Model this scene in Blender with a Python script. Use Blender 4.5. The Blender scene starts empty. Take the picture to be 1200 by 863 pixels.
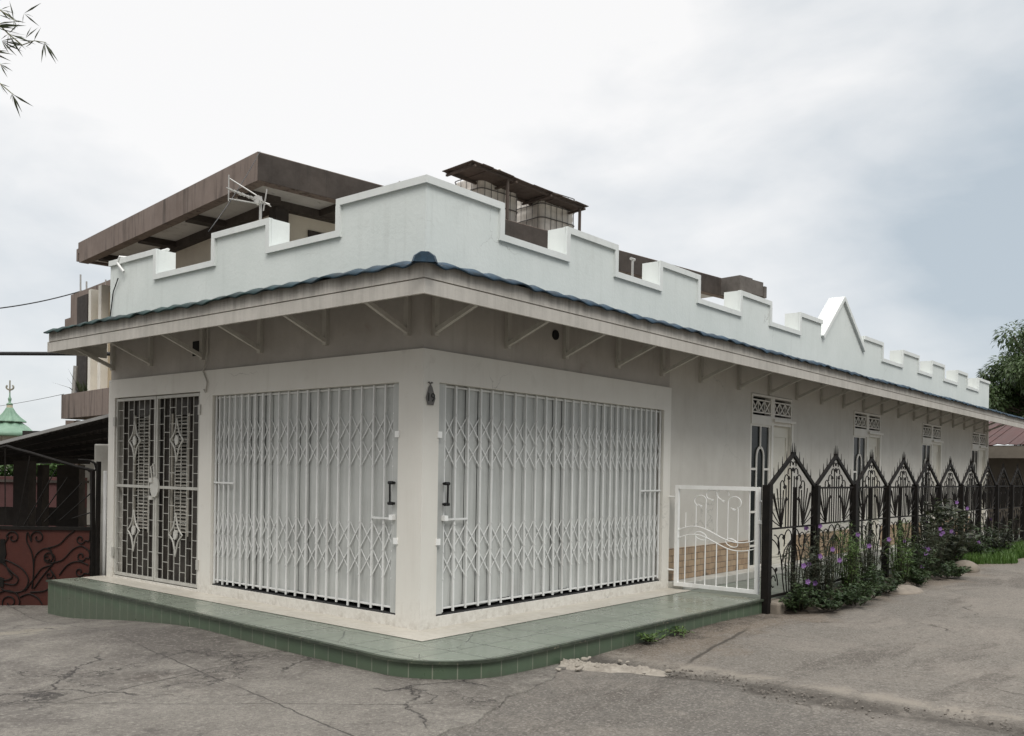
import bpy, bmesh, math, random
from mathutils import Vector, Matrix
random.seed(7)
SC = bpy.context.scene
COL = SC.collection
V = Vector
rad = math.radians

# ------------------------------------------------------------------ camera
F_PX, YAW, PITCH, ROLL = 1070.6, rad(39.618), rad(-0.317), rad(-0.953)
fwd = V((math.cos(PITCH)*math.cos(YAW), math.cos(PITCH)*math.sin(YAW), math.sin(PITCH)))
rgt = V((math.sin(YAW), -math.cos(YAW), 0)); dwn = fwd.cross(rgt)
cr, sr = math.cos(ROLL), math.sin(ROLL)
CX_ = cr*rgt + sr*dwn; CY_ = -sr*rgt + cr*dwn
CAM = V((-6.07706, -6.13250, 1.51937))
def at(px, py, d):
    """world point at depth d along the photograph's sight line (used to survey far things)"""
    return CAM + (CX_*((px-600)/F_PX) + CY_*((py-558.56)/F_PX) + fwd)*d

def on_plane(px, py, o, nrm):
    r = CX_*((px-600)/F_PX)+CY_*((py-558.56)/F_PX)+fwd
    return CAM+r*((o-CAM).dot(nrm)/r.dot(nrm))

# ------------------------------------------------------------------ mesh builder
WORLD = {}
class MB:
    def __init__(s, T=None):
        s.v = []; s.f = []; s.uv = {}; s.T = T
    def p(s, a):
        a = V(a)
        s.v.append(s.T(a) if s.T else a); return len(s.v)-1
    def face(s, ids, uv=None):
        if uv: s.uv[len(s.f)] = uv
        s.f.append(tuple(ids))
    def quad(s, a, b, c, d, uv=None):
        s.face([s.p(a), s.p(b), s.p(c), s.p(d)], uv)
    def box(s, x0, y0, z0, x1, y1, z1):
        i = [s.p((x, y, z)) for z in (z0, z1) for y in (y0, y1) for x in (x0, x1)]
        for q in ((0,2,3,1),(4,5,7,6),(0,1,5,4),(2,6,7,3),(0,4,6,2),(1,3,7,5)):
            s.face([i[k] for k in q])
    def beam(s, a, b, w, h=None, up=(0,0,1)):
        """box section bar from a to b"""
        a = V(a); b = V(b); h = h or w
        d = (b-a).normalized(); u = V(up)
        if abs(d.dot(u)) > .98: u = V((1,0,0))
        x = d.cross(u).normalized()*w/2; y = x.cross(d).normalized()*h/2
        i = [s.p(q+sx*x+sy*y) for q in (a,b) for sx,sy in ((-1,-1),(1,-1),(1,1),(-1,1))]
        s.face(i[3::-1]); s.face(i[4:])
        for k in range(4): s.face([i[k], i[(k+1)%4], i[4+(k+1)%4], i[4+k]])
    def tube(s, pts, r, n=5, r2=None, closed=False):
        pts = [V(q) for q in pts]; m = len(pts); rings = []
        prev = None
        for k, q in enumerate(pts):
            if closed: d = pts[(k+1)%m]-pts[k-1]
            else: d = pts[min(k+1,m-1)]-pts[max(k-1,0)]
            if d.length < 1e-9: d = V((0,0,1))
            d.normalize()
            u = prev if prev else (V((0,0,1)) if abs(d.z) < .9 else V((1,0,0)))
            x = d.cross(u)
            if x.length < 1e-5: x = d.cross(V((1,.3,.2)))
            x.normalize(); y = x.cross(d).normalized(); prev = y
            rr = r if r2 is None else r+(r2-r)*k/max(1,m-1)
            rings.append([s.p(q+(x*math.cos(t)+y*math.sin(t))*rr) for t in [2*math.pi*j/n for j in range(n)]])
        for k in range(m if closed else m-1):
            A, B = rings[k], rings[(k+1)%m]
            for j in range(n): s.face([A[j], A[(j+1)%n], B[(j+1)%n], B[j]])
        if not closed:
            s.face(rings[0][::-1]); s.face(rings[-1])
    def prism(s, poly, f0, f1):
        """poly: list of 2d points; f0,f1 map 2d point -> 3d for both caps"""
        a = [s.p(f0(q)) for q in poly]; b = [s.p(f1(q)) for q in poly]; n = len(poly)
        s.face(a); s.face(b[::-1])
        for k in range(n): s.face([a[(k+1)%n], a[k], b[k], b[(k+1)%n]])
    def lathe(s, c, prof, n=24, wave=None):
        c = V(c); rings = []
        for r, z in prof:
            ring = []
            for j in range(n):
                t = 2*math.pi*j/n; rr = r*(1+(wave(t, z) if wave else 0))
                ring.append(s.p(c+V((rr*math.cos(t), rr*math.sin(t), z))))
            rings.append(ring)
        for A, B in zip(rings, rings[1:]):
            for j in range(n): s.face([A[j], A[(j+1)%n], B[(j+1)%n], B[j]])
        s.face(rings[0][::-1]); s.face(rings[-1])
    def blob(s, c, r, seed=0, sub=2, rough=.25, squash=(1,1,1)):
        rg = random.Random(seed); bm = bmesh.new()
        bmesh.ops.create_icosphere(bm, subdivisions=sub, radius=1)
        off = [V((rg.uniform(-1,1), rg.uniform(-1,1), rg.uniform(-1,1))).normalized() for _ in range(7)]
        base = len(s.v)
        for vv in bm.verts:
            d = vv.co.normalized(); k = 1+sum(rough*max(0, d.dot(o))**3*(.8 if i%2 else -.7) for i, o in enumerate(off))
            s.p(V(c)+V((d.x*squash[0], d.y*squash[1], d.z*squash[2]))*r*k)
        for ff in bm.faces: s.face([base+vv.index for vv in ff.verts])
        bm.free()
    def leaf(s, p, d, nrm, L, W, bend=.2):
        p = V(p); d = V(d).normalized(); n = V(nrm)
        x = d.cross(n)
        if x.length < 1e-4: x = d.cross(V((.3,.5,.8)))
        x.normalize(); n = x.cross(d).normalized()
        a = s.p(p); b = s.p(p+d*L*.45+x*W/2+n*W*.12); c = s.p(p+d*L-n*L*bend); e = s.p(p+d*L*.45-x*W/2+n*W*.12)
        m = s.p(p+d*L*.5-n*W*.06)
        s.face([a,b,m]); s.face([b,c,m]); s.face([a,m,e]); s.face([m,c,e])
    def build(s, name, mat, parent=None, smooth=False, bevel=0, recalc=True, weld=False):
        lo = V([min(q[k] for q in s.v) for k in range(3)]); hi = V([max(q[k] for q in s.v) for k in range(3)])
        c = (lo+hi)/2
        if parent is None: c.z = lo.z
        me = bpy.data.meshes.new(name)
        me.from_pydata([q-c for q in s.v], [], s.f)
        if s.uv:
            ul = me.uv_layers.new(name='UVMap')
            for fi, poly in enumerate(me.polygons):
                if fi in s.uv:
                    for li, uv in zip(poly.loop_indices, s.uv[fi]): ul.data[li].uv = uv
        if recalc or weld:
            bm = bmesh.new(); bm.from_mesh(me)
            if weld: bmesh.ops.remove_doubles(bm, verts=bm.verts, dist=1e-5)
            bmesh.ops.recalc_face_normals(bm, faces=bm.faces); bm.to_mesh(me); bm.free()
        if smooth:
            for q in me.polygons: q.use_smooth = True
        if mat: me.materials.append(mat)
        o = bpy.data.objects.new(name, me); COL.objects.link(o)
        WORLD[o] = c
        if parent:
            o.parent = parent; o.location = c-WORLD[parent]
        else: o.location = c
        if bevel:
            md = o.modifiers.new('bevel', 'BEVEL'); md.width = bevel; md.segments = 2; md.limit_method = 'ANGLE'; md.angle_limit = rad(40)
        return o

def tag(o, label, cat, group=None, kind=None):
    o['label'] = label; o['category'] = cat
    if group: o['group'] = group
    if kind: o['kind'] = kind
    return o
def struct(o, kind='structure'):
    o['kind'] = kind; return o
def empty(name, loc, label, cat, group=None):
    o = bpy.data.objects.new(name, None); COL.objects.link(o)
    o.location = loc; o.empty_display_size = .2; WORLD[o] = V(loc)
    return tag(o, label, cat, group)
def dup(o, delta, parent):
    """copy of a part and its sub-parts, moved by delta"""
    c = o.copy(); COL.objects.link(c); c.parent = parent
    c.location = o.location + V(delta); WORLD[c] = WORLD[o]+V(delta)
    for ch in list(o.children):
        g = ch.copy(); COL.objects.link(g); g.parent = c; WORLD[g] = WORLD[ch]+V(delta)
    return c

# ------------------------------------------------------------------ materials
def s2l(c):
    return tuple(((x/255+.055)/1.055)**2.4 if x > 10 else x/255/12.92 for x in c)
class N:
    def __init__(s, nt): s.nt = nt
    def __call__(s, t, ins=None, **kw):
        n = s.nt.nodes.new(t)
        for k, v in kw.items(): setattr(n, k, v)
        for k, v in (ins or {}).items():
            if hasattr(v, 'is_linked') or isinstance(v, bpy.types.NodeSocket): s.nt.links.new(v, n.inputs[k])
            else: n.inputs[k].default_value = v
        return n
    def link(s, a, b): s.nt.links.new(a, b)
    def noise(s, vec, scale, detail=4, rough=.6, dist=0):
        return s('ShaderNodeTexNoise', {'Vector': vec, 'Scale': scale, 'Detail': detail, 'Roughness': rough, 'Distortion': dist}).outputs['Fac']
    def ramp(s, fac, a, b, ca=0., cb=1.):
        n = s('ShaderNodeMapRange', {'Value': fac, 'From Min': a, 'From Max': b, 'To Min': ca, 'To Max': cb}); n.clamp = True
        return n.outputs[0]
    def mix(s, fac, a, b, blend='MIX'):
        n = s('ShaderNodeMix', data_type='RGBA', blend_type=blend)
        for i, v in ((0, fac), (6, a), (7, b)):
            if isinstance(v, bpy.types.NodeSocket): s.nt.links.new(v, n.inputs[i])
            elif i == 0: n.inputs[0].default_value = v
            else: n.inputs[i].default_value = (*v, 1) if len(v) == 3 else v
        return n.outputs[2]
    def math(s, op, a, b=0., c=0.):
        n = s('ShaderNodeMath', operation=op)
        for i, v in enumerate((a, b, c)):
            if isinstance(v, bpy.types.NodeSocket): s.nt.links.new(v, n.inputs[i])
            else: n.inputs[i].default_value = v
        return n.outputs[0]
def newmat(name):
    m = bpy.data.materials.new(name); m.use_nodes = True
    nt = m.node_tree; b = nt.nodes['Principled BSDF']; n = N(nt)
    pos = n('ShaderNodeNewGeometry').outputs['Position']
    return m, n, b, pos
def bump(n, b, h, strength, dist=.01):
    bp = n('ShaderNodeBump', {'Height': h, 'Strength': strength, 'Distance': dist}); n.link(bp.outputs[0], b.inputs['Normal'])
def scalev(n, pos, sc):
    return n('ShaderNodeMapping', {'Vector': pos, 'Scale': sc}).outputs[0]

def crack_fac(n, pos, scale, width, mlo=.5, mhi=.6, warp=.35):
    wn = n('ShaderNodeTexNoise', {'Vector': pos, 'Scale': 1.7, 'Detail': 6., 'Roughness': .65}).outputs['Color']
    wv = n('ShaderNodeMix', {0: warp}, data_type='RGBA'); n.link(pos, wv.inputs[6]); n.link(wn, wv.inputs[7])
    vd = n('ShaderNodeTexVoronoi', {'Vector': wv.outputs[2], 'Scale': scale}, feature='DISTANCE_TO_EDGE').outputs['Distance']
    return n.math('MULTIPLY', n.ramp(vd, width, width*.25), n.ramp(n.noise(pos, .55, 3), mlo, mhi))
def mat(name, c1, c2=None, scale=2., rough=.7, bstr=.15, bscale=60., streak=None, sk=.5, spots=None, spec=.3, metal=0, splash=None, hair=False, streak_rng=(.52,.75), bdist=.006):
    """two-tone noise colour + fine bump + optional vertical dirt streaks and stain spots"""
    m, n, b, pos = newmat(name)
    c2 = c2 or tuple(x*.82 for x in c1)
    col = n.mix(n.ramp(n.noise(pos, scale, 6, .65), .35, .68), c1, c2)
    if spots:
        f = n.ramp(n.noise(pos, scale*3.1, 6, .7, .4), .60, .70)
        col = n.mix(n.math('MULTIPLY', f, .7), col, spots)
    if streak:
        sv = scalev(n, pos, (5, 5, .35))
        f = n.math('MULTIPLY', n.ramp(n.noise(sv, 1.6, 5, .65), *streak_rng), n.ramp(n.noise(pos, .9, 3, .5), .35, .65))
        col = n.mix(n.math('MULTIPLY', f, sk), col, streak)
    if splash:                                     # mud splashed up from the ground
        z = n('ShaderNodeSeparateXYZ', {'Vector': pos}).outputs['Z']
        zz_ = n.math('ADD', z, n.ramp(n.noise(pos, 5, 7, .75), .2, .8, -.22, .22))
        f = n.math('MULTIPLY', n.ramp(zz_, .24, -.02), n.ramp(n.noise(pos, 14, 6, .75), .40, .62))
        col = n.mix(n.math('MULTIPLY', f, .45), col, splash)
    if hair:
        col = n.mix(n.math('MULTIPLY', crack_fac(n, pos, 1.1, .004, .52, .6, .3), .45), col, (.22,.22,.2))
    n.link(col, b.inputs['Base Color'])
    rn = n.ramp(n.noise(pos, scale*4, 3), .3, .7, max(0, rough-.1), min(1, rough+.1)); n.link(rn, b.inputs['Roughness'])
    b.inputs['Specular IOR Level'].default_value = spec; b.inputs['Metallic'].default_value = metal
    if bstr: bump(n, b, n.noise(pos, bscale, 5, .6), bstr, bdist)
    return m

M = {}
M['wall'] = mat('cream_stucco', (.585,.565,.515), (.525,.50,.452), 1.3, .85, .25, 35, streak=(.40,.37,.32), sk=.55, spots=(.49,.465,.415), bdist=.008, splash=(.26,.22,.17), hair=True)
M['bare_shaded_render'] = mat('dirty_render_with_eave_shade', (.45,.425,.39), (.37,.345,.315), 1.6, .9, .3, 30, streak=(.26,.235,.20), sk=.5, spots=(.34,.30,.26), bdist=.008)  # dirty render above the lintel, with eave shade put into its darker colour
M['frame'] = mat('cream_paint', (.72,.70,.645), (.68,.655,.60), 1.1, .6, .12, 30, streak=(.52,.48,.42), sk=.45, spots=(.62,.595,.54), splash=(.30,.26,.20), hair=True)
M['parapet'] = mat('pale_mint_stucco', (.70,.74,.715), (.63,.675,.65), 1.0, 0.9, .25, 22, streak=(.46,.485,.455), sk=.5, spots=(.61,.645,.62), bdist=.01, hair=True)
M['trim'] = mat('white_coping_paint', (.72,.745,.725), (.66,.685,.665), 2.2, .75, .2, 40, streak=(.5,.52,.5), sk=.5)
def fascia_mat():
    m, n, b, pos = newmat('weathered_fascia')
    col = n.mix(n.ramp(n.noise(pos, 1.5, 6, .65), .35, .68), (.53,.505,.46), (.42,.40,.36))
    sv = scalev(n, pos, (9, 9, .8))
    f = n.ramp(n.noise(sv, 1.5, 6, .7), .42, .68)
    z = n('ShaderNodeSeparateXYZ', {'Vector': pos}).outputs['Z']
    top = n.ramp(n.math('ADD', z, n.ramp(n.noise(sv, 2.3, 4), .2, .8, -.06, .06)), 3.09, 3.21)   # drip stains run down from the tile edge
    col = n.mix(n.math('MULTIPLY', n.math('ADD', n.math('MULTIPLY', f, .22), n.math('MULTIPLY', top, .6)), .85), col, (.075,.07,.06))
    n.link(col, b.inputs['Base Color']); b.inputs['Roughness'].default_value = .85
    bump(n, b, n.noise(pos, 45, 5), .3, .006); return m
M['fascia'] = fascia_mat()
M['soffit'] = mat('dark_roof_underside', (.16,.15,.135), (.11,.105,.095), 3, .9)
M['bracket'] = mat('bracket_paint', (.52,.50,.45), (.43,.41,.37), 4, .7, streak=(.2,.18,.15), sk=.6)
def tile_mat():
    m, n, b, pos = newmat('blue_green_roof_tile')
    y = n('ShaderNodeSeparateXYZ', {'Vector': pos}).outputs['Y']
    base = n.mix(n.ramp(y, -.6, 2.0), (.026,.058,.092), (.007,.034,.030))
    col = n.mix(n.ramp(n.noise(pos, 7, 6, .7), .4, .66), base, (.011,.015,.018))
    col = n.mix(n.ramp(n.noise(pos, 14, 4, .7), .60, .7), col, n.mix(n.ramp(y, -.6, 2.0), (.05,.10,.14), (.02,.10,.08)))
    n.link(col, b.inputs['Base Color']); b.inputs['Roughness'].default_value = .6; b.inputs['Specular IOR Level'].default_value = .25
    bump(n, b, n.noise(pos, 30, 4), .3, .01); return m
M['tile'] = tile_mat()
M['bar'] = mat('shutter_bar_paint', (.74,.745,.73), (.66,.665,.65), 5, .45, .1, 80, streak=(.36,.34,.31), sk=.5)
M['slat'] = mat('shutter_slat_sheet', (.53,.54,.52), (.46,.47,.45), 2.4, .45, .12, 50, streak=(.27,.275,.265), sk=.75, streak_rng=(.47,.64))
M['dark'] = mat('dark_interior', (.018,.018,.018), (.012,.012,.012), 2, .9, 0)
M['track'] = mat('oily_floor_track', (.05,.05,.05), (.025,.025,.025), 6, .6)
M['handle'] = mat('black_handle', (.012,.012,.012), None, 5, .35, .05)
M['black_iron'] = mat('black_iron', (.008,.0075,.007), (.016,.013,.011), 9, .65, .2, 90, spec=.15)
M['white_iron'] = mat('white_gate_paint', (.88,.88,.86), (.83,.83,.81), 6, .4, .08, 60, streak=(.42,.33,.25), sk=.35)
M['grille'] = mat('grille_paint', (.50,.49,.45), (.41,.40,.36), 7, .5, .1, 80)
M['grille_light'] = mat('pale_grille_paint', (.56,.55,.51), (.47,.46,.42), 7, .5, .1, 80)
M['door_brown'] = mat('old_brown_door', (.050,.043,.036), (.030,.026,.021), 3, .6, .2, 30)
M['louvre'] = mat('louvre_paint', (.40,.375,.325), (.31,.29,.25), 4, .6, .15, 40)
M['cream_door'] = mat('cream_door_paint', (.68,.655,.57), (.62,.59,.51), 2, .5, .1, 40)
M['plate'] = mat('house_number_plate', (.16,.15,.14), (.10,.095,.09), 14, .5)
M['digit'] = mat('raised_digit', (.025,.024,.022), None, 8, .5)
M['plaque_border'] = mat('plaque_mount', (.70,.68,.63), None, 5, .6)

def glass_mat():
    m, n, b, pos = newmat('dark_window_glass')
    b.inputs['Base Color'].default_value = (.012,.016,.016,1); b.inputs['Roughness'].default_value = .25
    b.inputs['Specular IOR Level'].default_value = .12
    bump(n, b, n.noise(pos, 3, 2), .04, .02); return m
M['glass'] = glass_mat()

def stone_mat():
    m, n, b, pos = newmat('stone_brick_cladding')
    sp = n('ShaderNodeSeparateXYZ', {'Vector': pos})
    w = n('ShaderNodeCombineXYZ', {'X': sp.outputs['X'], 'Y': sp.outputs['Z']}).outputs[0]
    wn = n('ShaderNodeTexNoise', {'Vector': pos, 'Scale': 5.0}).outputs['Color']
    w2 = n('ShaderNodeMix', {0: .018}, data_type='RGBA'); n.link(w, w2.inputs[6]); n.link(wn, w2.inputs[7])
    br = n('ShaderNodeTexBrick', {'Vector': w2.outputs[2], 'Color1': (.42,.30,.19,1), 'Color2': (.30,.20,.125,1), 'Mortar': (.10,.075,.05,1), 'Scale': 1.0, 'Mortar Size': .0042, 'Brick Width': .17, 'Row Height': .085, 'Bias': .1})
    col = n.mix(n.ramp(n.noise(pos, 8, 5), .35, .7), br.outputs['Color'], (.47,.38,.27), 'MIX')
    col = n.mix(.5, br.outputs['Color'], col)
    zz = sp.outputs['Z']
    col = n.mix(n.math('MULTIPLY', n.ramp(n.noise(pos, 4, 6, .7), .5, .62), n.ramp(zz, .3, .05)), col, (.025,.022,.018))
    n.link(col, b.inputs['Base Color']); b.inputs['Roughness'].default_value = .8
    bump(n, b, n.math('MULTIPLY', br.outputs['Fac'], -1.), .8, .01); return m
M['stone'] = stone_mat()

def podium_side():
    m, n, b, pos = newmat('green_riser_tile')
    uv = n('ShaderNodeUVMap').outputs[0]
    br = n('ShaderNodeTexBrick', {'Vector': uv, 'Color1': (.088,.128,.080,1), 'Color2': (.076,.113,.070,1), 'Mortar': (.22,.235,.18,1), 'Scale': 1.0, 'Mortar Size': .005, 'Brick Width': .2, 'Row Height': .4}, offset=0)
    col = n.mix(n.math('MULTIPLY', n.ramp(n.noise(pos, 2.2, 6, .7), .45, .72), .3), br.outputs['Color'], (.055,.075,.052))
    z = n('ShaderNodeSeparateXYZ', {'Vector': pos}).outputs['Z']
    g = n.math('ADD', z, n.ramp(n.noise(pos, 6, 5), .2, .8, -.05, .05))
    col = n.mix(n.ramp(g, -.11, -.17, 0, .35), col, (.075,.075,.058))
    n.link(col, b.inputs['Base Color']); n.link(n.ramp(n.noise(pos, 5, 4), .3, .7, .25, .55), b.inputs['Roughness'])
    bump(n, b, n.math('MULTIPLY', br.outputs['Fac'], -1.), .4, .004); return m
M['riser'] = podium_side()
def tread_mat():
    m, n, b, pos = newmat('green_floor_tile')
    rot = n('ShaderNodeMapping', {'Vector': pos, 'Rotation': (0,0,.012), 'Location': (.06,.07,0)}).outputs[0]
    br = n('ShaderNodeTexBrick', {'Vector': rot, 'Color1': (.195,.222,.178,1), 'Color2': (.176,.202,.162,1), 'Mortar': (.05,.06,.047,1), 'Scale': 1.0, 'Mortar Size': .006, 'Brick Width': .405, 'Row Height': .405}, offset=0)
    col = n.mix(n.math('MULTIPLY', n.ramp(n.noise(pos, 1.3, 4, .6), .45, .72), .4), br.outputs['Color'], (.20,.215,.18))
    vor = n('ShaderNodeTexVoronoi', {'Vector': n('ShaderNodeMix', {0: .10, 6: pos, 7: n('ShaderNodeTexNoise', {'Vector': pos, 'Scale': 1.6, 'Detail': 1.}).outputs['Color']}, data_type='RGBA').outputs[2], 'Scale': .8}, feature='DISTANCE_TO_EDGE').outputs['Distance']
    ck = n.math('MULTIPLY', n.ramp(vor, .0055, .002), n.ramp(n.noise(pos, .8, 2), .50, .56))
    col = n.mix(ck, col, (.05,.06,.05))
    n.link(col, b.inputs['Base Color']); n.link(n.ramp(n.noise(pos, 2, 3, .6), .3, .7, .20, .36), b.inputs['Roughness'])
    b.inputs['Specular IOR Level'].default_value = .6
    bump(n, b, n.math('MULTIPLY', br.outputs['Fac'], -1.), .15, .002); return m
M['tread'] = tread_mat()
M['nosing'] = mat('dark_green_nosing', (.06,.075,.052), (.03,.036,.028), 9, .45, .3, 40, spots=(.36,.31,.22))
M['creamtile'] = mat('cream_floor_strip', (.52,.49,.43), (.44,.41,.35), 2.5, .4, .15, 40, spots=(.38,.34,.28))
M['porch'] = mat('grey_porch_cement', (.22,.24,.205), (.17,.185,.16), 2, .6, .2, 30, spots=(.12,.12,.1))
M['ledge'] = mat('pale_ledge_cement', (.50,.49,.45), (.38,.37,.33), 3, .7, .2, 30, spots=(.2,.19,.16))

def line_fac(n, pos, a, b, w):
    """thin wandering line through two ground points"""
    a = V(a); b = V(b); d = (b-a).normalized(); nx, ny = -d.y, d.x
    sp = n('ShaderNodeSeparateXYZ', {'Vector': pos})
    k = n.math('ADD', n.math('MULTIPLY', sp.outputs['X'], nx), n.math('MULTIPLY', sp.outputs['Y'], ny))
    k = n.math('ADD', k, -(nx*a.x+ny*a.y))
    k = n.math('ADD', k, n.ramp(n.noise(pos, 3, 5), .2, .8, -.03, .03))
    return n.ramp(n.math('ABSOLUTE', k), w, w*.3)
def concrete_mat():
    m, n, b, pos = newmat('cracked_concrete_apron')
    col = n.mix(n.ramp(n.noise(pos, 1.1, 9, .72), .38, .62), (.255,.236,.203), (.160,.144,.124))
    col = n.mix(n.math('MULTIPLY', n.ramp(n.noise(pos, .7, 9, .74, .7), .50, .60), .6), col, (.085,.073,.064))
    col = n.mix(n.math('MULTIPLY', n.ramp(n.noise(pos, 3.2, 9, .75, .6), .55, .62), .55), col, (.285,.262,.225))
    col = n.mix(n.math('MULTIPLY', n.ramp(n.noise(pos, 7.5, 8, .75, .8), .60, .66), .6), col, (.075,.064,.055))
    sp = n('ShaderNodeSeparateXYZ', {'Vector': pos})
    def stain(cx, cy, sx, sy, r0, r1, amt, wob, fr, c):
        dx = n.math('MULTIPLY', n.math('ADD', sp.outputs['X'], -cx), sx); dy = n.math('MULTIPLY', n.math('ADD', sp.outputs['Y'], -cy), sy)
        dd = n.math('SQRT', n.math('ADD', n.math('MULTIPLY', dx, dx), n.math('MULTIPLY', dy, dy)))
        st = n.math('MULTIPLY', n.ramp(n.math('ADD', dd, n.ramp(n.noise(pos, fr, 9, .76), .2, .8, -wob, wob)), r1, r0), amt)
        return n.mix(st, col, c)
    col = stain(-1.45, 2.2, 1., .40, .25, .75, .72, .6, 2.4, (.058,.048,.042))     # damp patch beside the step
    gl = n.math('MULTIPLY', n.ramp(n.math('ADD', sp.outputs['X'], n.ramp(n.noise(pos, 4, 8, .75), .2, .8, -.28, .28)), -1.32, -.98), n.ramp(n.noise(pos, 9, 6, .75), .36, .6))
    col = n.mix(n.math('MULTIPLY', gl, .6), col, (.07,.06,.05))
    col = stain(-2.5, 3.1, .9, .9, .1, .4, .6, .5, 3.0, (.060,.050,.043))
    col = stain(-2.0, 4.1, 1., 1., .30, .42, .75, .75, 2.9, (.34,.305,.24))        # pale cement spill
    col = stain(-2.4, .6, 1., 1., .02, .25, .6, .5, 3.4, (.07,.055,.045))
    fine = n.noise(pos, 90, 4, .75); mid = n.noise(pos, 28, 5, .75)
    col = n.mix(n.math('MULTIPLY', n.ramp(fine, .44, .60), .6), col, (.085,.074,.065))
    col = n.mix(n.math('MULTIPLY', n.ramp(mid, .54, .63), .6), col, (.31,.285,.25))
    col = n.mix(n.math('MULTIPLY', n.ramp(mid, .45, .37), .5), col, (.075,.065,.057))
    c = n.math('MAXIMUM', crack_fac(n, pos, .75, .008, .45, .52), crack_fac(n, pos, 1.9, .011, .50, .56, .5))
    c = n.math('MAXIMUM', c, crack_fac(n, scalev(n, pos, (1,1,1)), 4.3, .016, .56, .6, .5))
    for a, bb, w in (((-3.58,.28),(0.34,.99),.010), ((-1.64,2.31),(-2.19,-.97),.009), ((-3.9,1.2),(-2.3,-.6),.009)):
        c = n.math('MAXIMUM', c, n.math('MULTIPLY', line_fac(n, pos, (*a,0), (*bb,0), w), n.ramp(n.noise(pos, 1.6, 5, .7), .38, .55, .15, .9)))
    col = n.mix(n.math('MULTIPLY', c, .88), col, (.030,.025,.022))
    n.link(col, b.inputs['Base Color']); n.link(n.ramp(n.noise(pos, 2, 5), .3, .7, .7, .95), b.inputs['Roughness'])
    h = n.math('SUBTRACT', n.math('ADD', n.math('MULTIPLY', n.noise(pos, 3.5, 9, .75), 2.2), n.math('ADD', n.math('MULTIPLY', fine, .5), n.math('MULTIPLY', mid, .6))), n.math('MULTIPLY', c, 1.5))
    bump(n, b, h, .7, .022); return m
M['concrete'] = concrete_mat()
def road_mat():
    m, n, b, pos = newmat('worn_asphalt')
    sp = n('ShaderNodeSeparateXYZ', {'Vector': pos}); X = sp.outputs['X']; Y = sp.outputs['Y']
    wob = n.ramp(n.noise(pos, 1.3, 6, .65), .2, .8, -.3, .3)
    east = n.ramp(n.math('ADD', X, wob), .5, .95)                     # two pavings meet along a broken seam
    col = n.mix(east, (.130,.119,.105), (.162,.147,.127))
    col = n.mix(n.math('MULTIPLY', n.ramp(n.noise(pos, .5, 9, .72, .5), .46, .60), .6), col, (.235,.208,.178))
    col = n.mix(n.math('MULTIPLY', n.ramp(n.noise(scalev(n, pos, (.4,1.5,1)), .9, 9, .74, .6), .52, .61), .6), col, (.078,.067,.057))
    # dusty brown soil drifted against the podium and the fence foot
    soil = n.ramp(n.math('ADD', Y, n.math('ADD', n.ramp(n.noise(pos, 1.1, 6, .7), .2, .8, -.75, .75), n.ramp(X, 2., 9., 0, .15))), -2.15, -1.75)
    col = n.mix(n.math('MULTIPLY', n.math('MULTIPLY', soil, .7), n.ramp(X, .9, 1.5)), col, (.165,.13,.097))
    dk = n.ramp(n.math('ADD', Y, n.ramp(n.noise(pos, 2.3, 6, .7), .2, .8, -.35, .35)), -1.66, -1.42)
    col = n.mix(n.math('MULTIPLY', n.math('MULTIPLY', dk, .88), n.ramp(X, .9, 1.5)), col, (.06,.047,.036))
    g1 = n.noise(pos, 42, 6, .8); g2 = n('ShaderNodeTexVoronoi', {'Vector': pos, 'Scale': 75.}).outputs['Color']
    col = n.mix(n.math('MULTIPLY', n.ramp(g1, .52, .66), .55), col, (.31,.285,.25))
    col = n.mix(n.math('MULTIPLY', n.ramp(g1, .47, .36), .6), col, (.045,.040,.035))
    g3 = n.noise(pos, 11, 7, .78)
    col = n.mix(n.math('MULTIPLY', n.ramp(g3, .54, .64), .4), col, (.25,.225,.195))
    col = n.mix(n.math('MULTIPLY', n.ramp(g3, .45, .36), .45), col, (.065,.057,.05))
    gv = n('ShaderNodeSeparateColor', {'Color': g2}).outputs[0]
    col = n.mix(n.math('MULTIPLY', n.ramp(gv, .86, .93), .4), col, (.33,.305,.27))
    c = crack_fac(n, pos, .9, .010, .54, .62)
    c = n.math('MAXIMUM', c, n.math('MULTIPLY', line_fac(n, pos, (1.5,-2.1,0), (3.4,-1.75,0), .03), n.math('MULTIPLY', n.ramp(X, 1.1, 1.4), n.ramp(X, 3.4, 3.0))))
    sd = n.math('MULTIPLY', n.ramp(n.math('ABSOLUTE', n.math('ADD', n.math('ADD', X, -.78), n.math('MULTIPLY', wob, .45))), .30, .08), n.ramp(n.noise(pos, 2.2, 8, .75), .36, .52))
    col = n.mix(n.math('MULTIPLY', sd, .75), col, (.052,.045,.038))
    edge_l = n.ramp(n.math('ABSOLUTE', n.math('ADD', n.math('ADD', X, -1.12), n.math('MULTIPLY', wob, .5))), .16, .03)
    col = n.mix(n.math('MULTIPLY', n.math('MULTIPLY', edge_l, n.ramp(n.noise(pos, 3, 7, .75), .45, .55)), .7), col, (.27,.24,.20))
    col = n.mix(n.math('MULTIPLY', c, .8), col, (.05,.043,.036))
    n.link(col, b.inputs['Base Color']); b.inputs['Roughness'].default_value = .9; b.inputs['Specular IOR Level'].default_value = .25
    h = n.math('SUBTRACT', n.math('ADD', n.math('MULTIPLY', n.noise(pos, 2.4, 7, .7), 1.2), n.math('ADD', n.math('MULTIPLY', g1, 1.1), n.math('MULTIPLY', g3, .8))), n.math('MULTIPLY', n.math('MAXIMUM', c, sd), .7))
    bump(n, b, h, .6, .02); return m
M['road'] = road_mat()
M['earth'] = mat('bare_earth', (.17,.14,.105), (.10,.085,.06), .3, .95, .4, 8)
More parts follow.
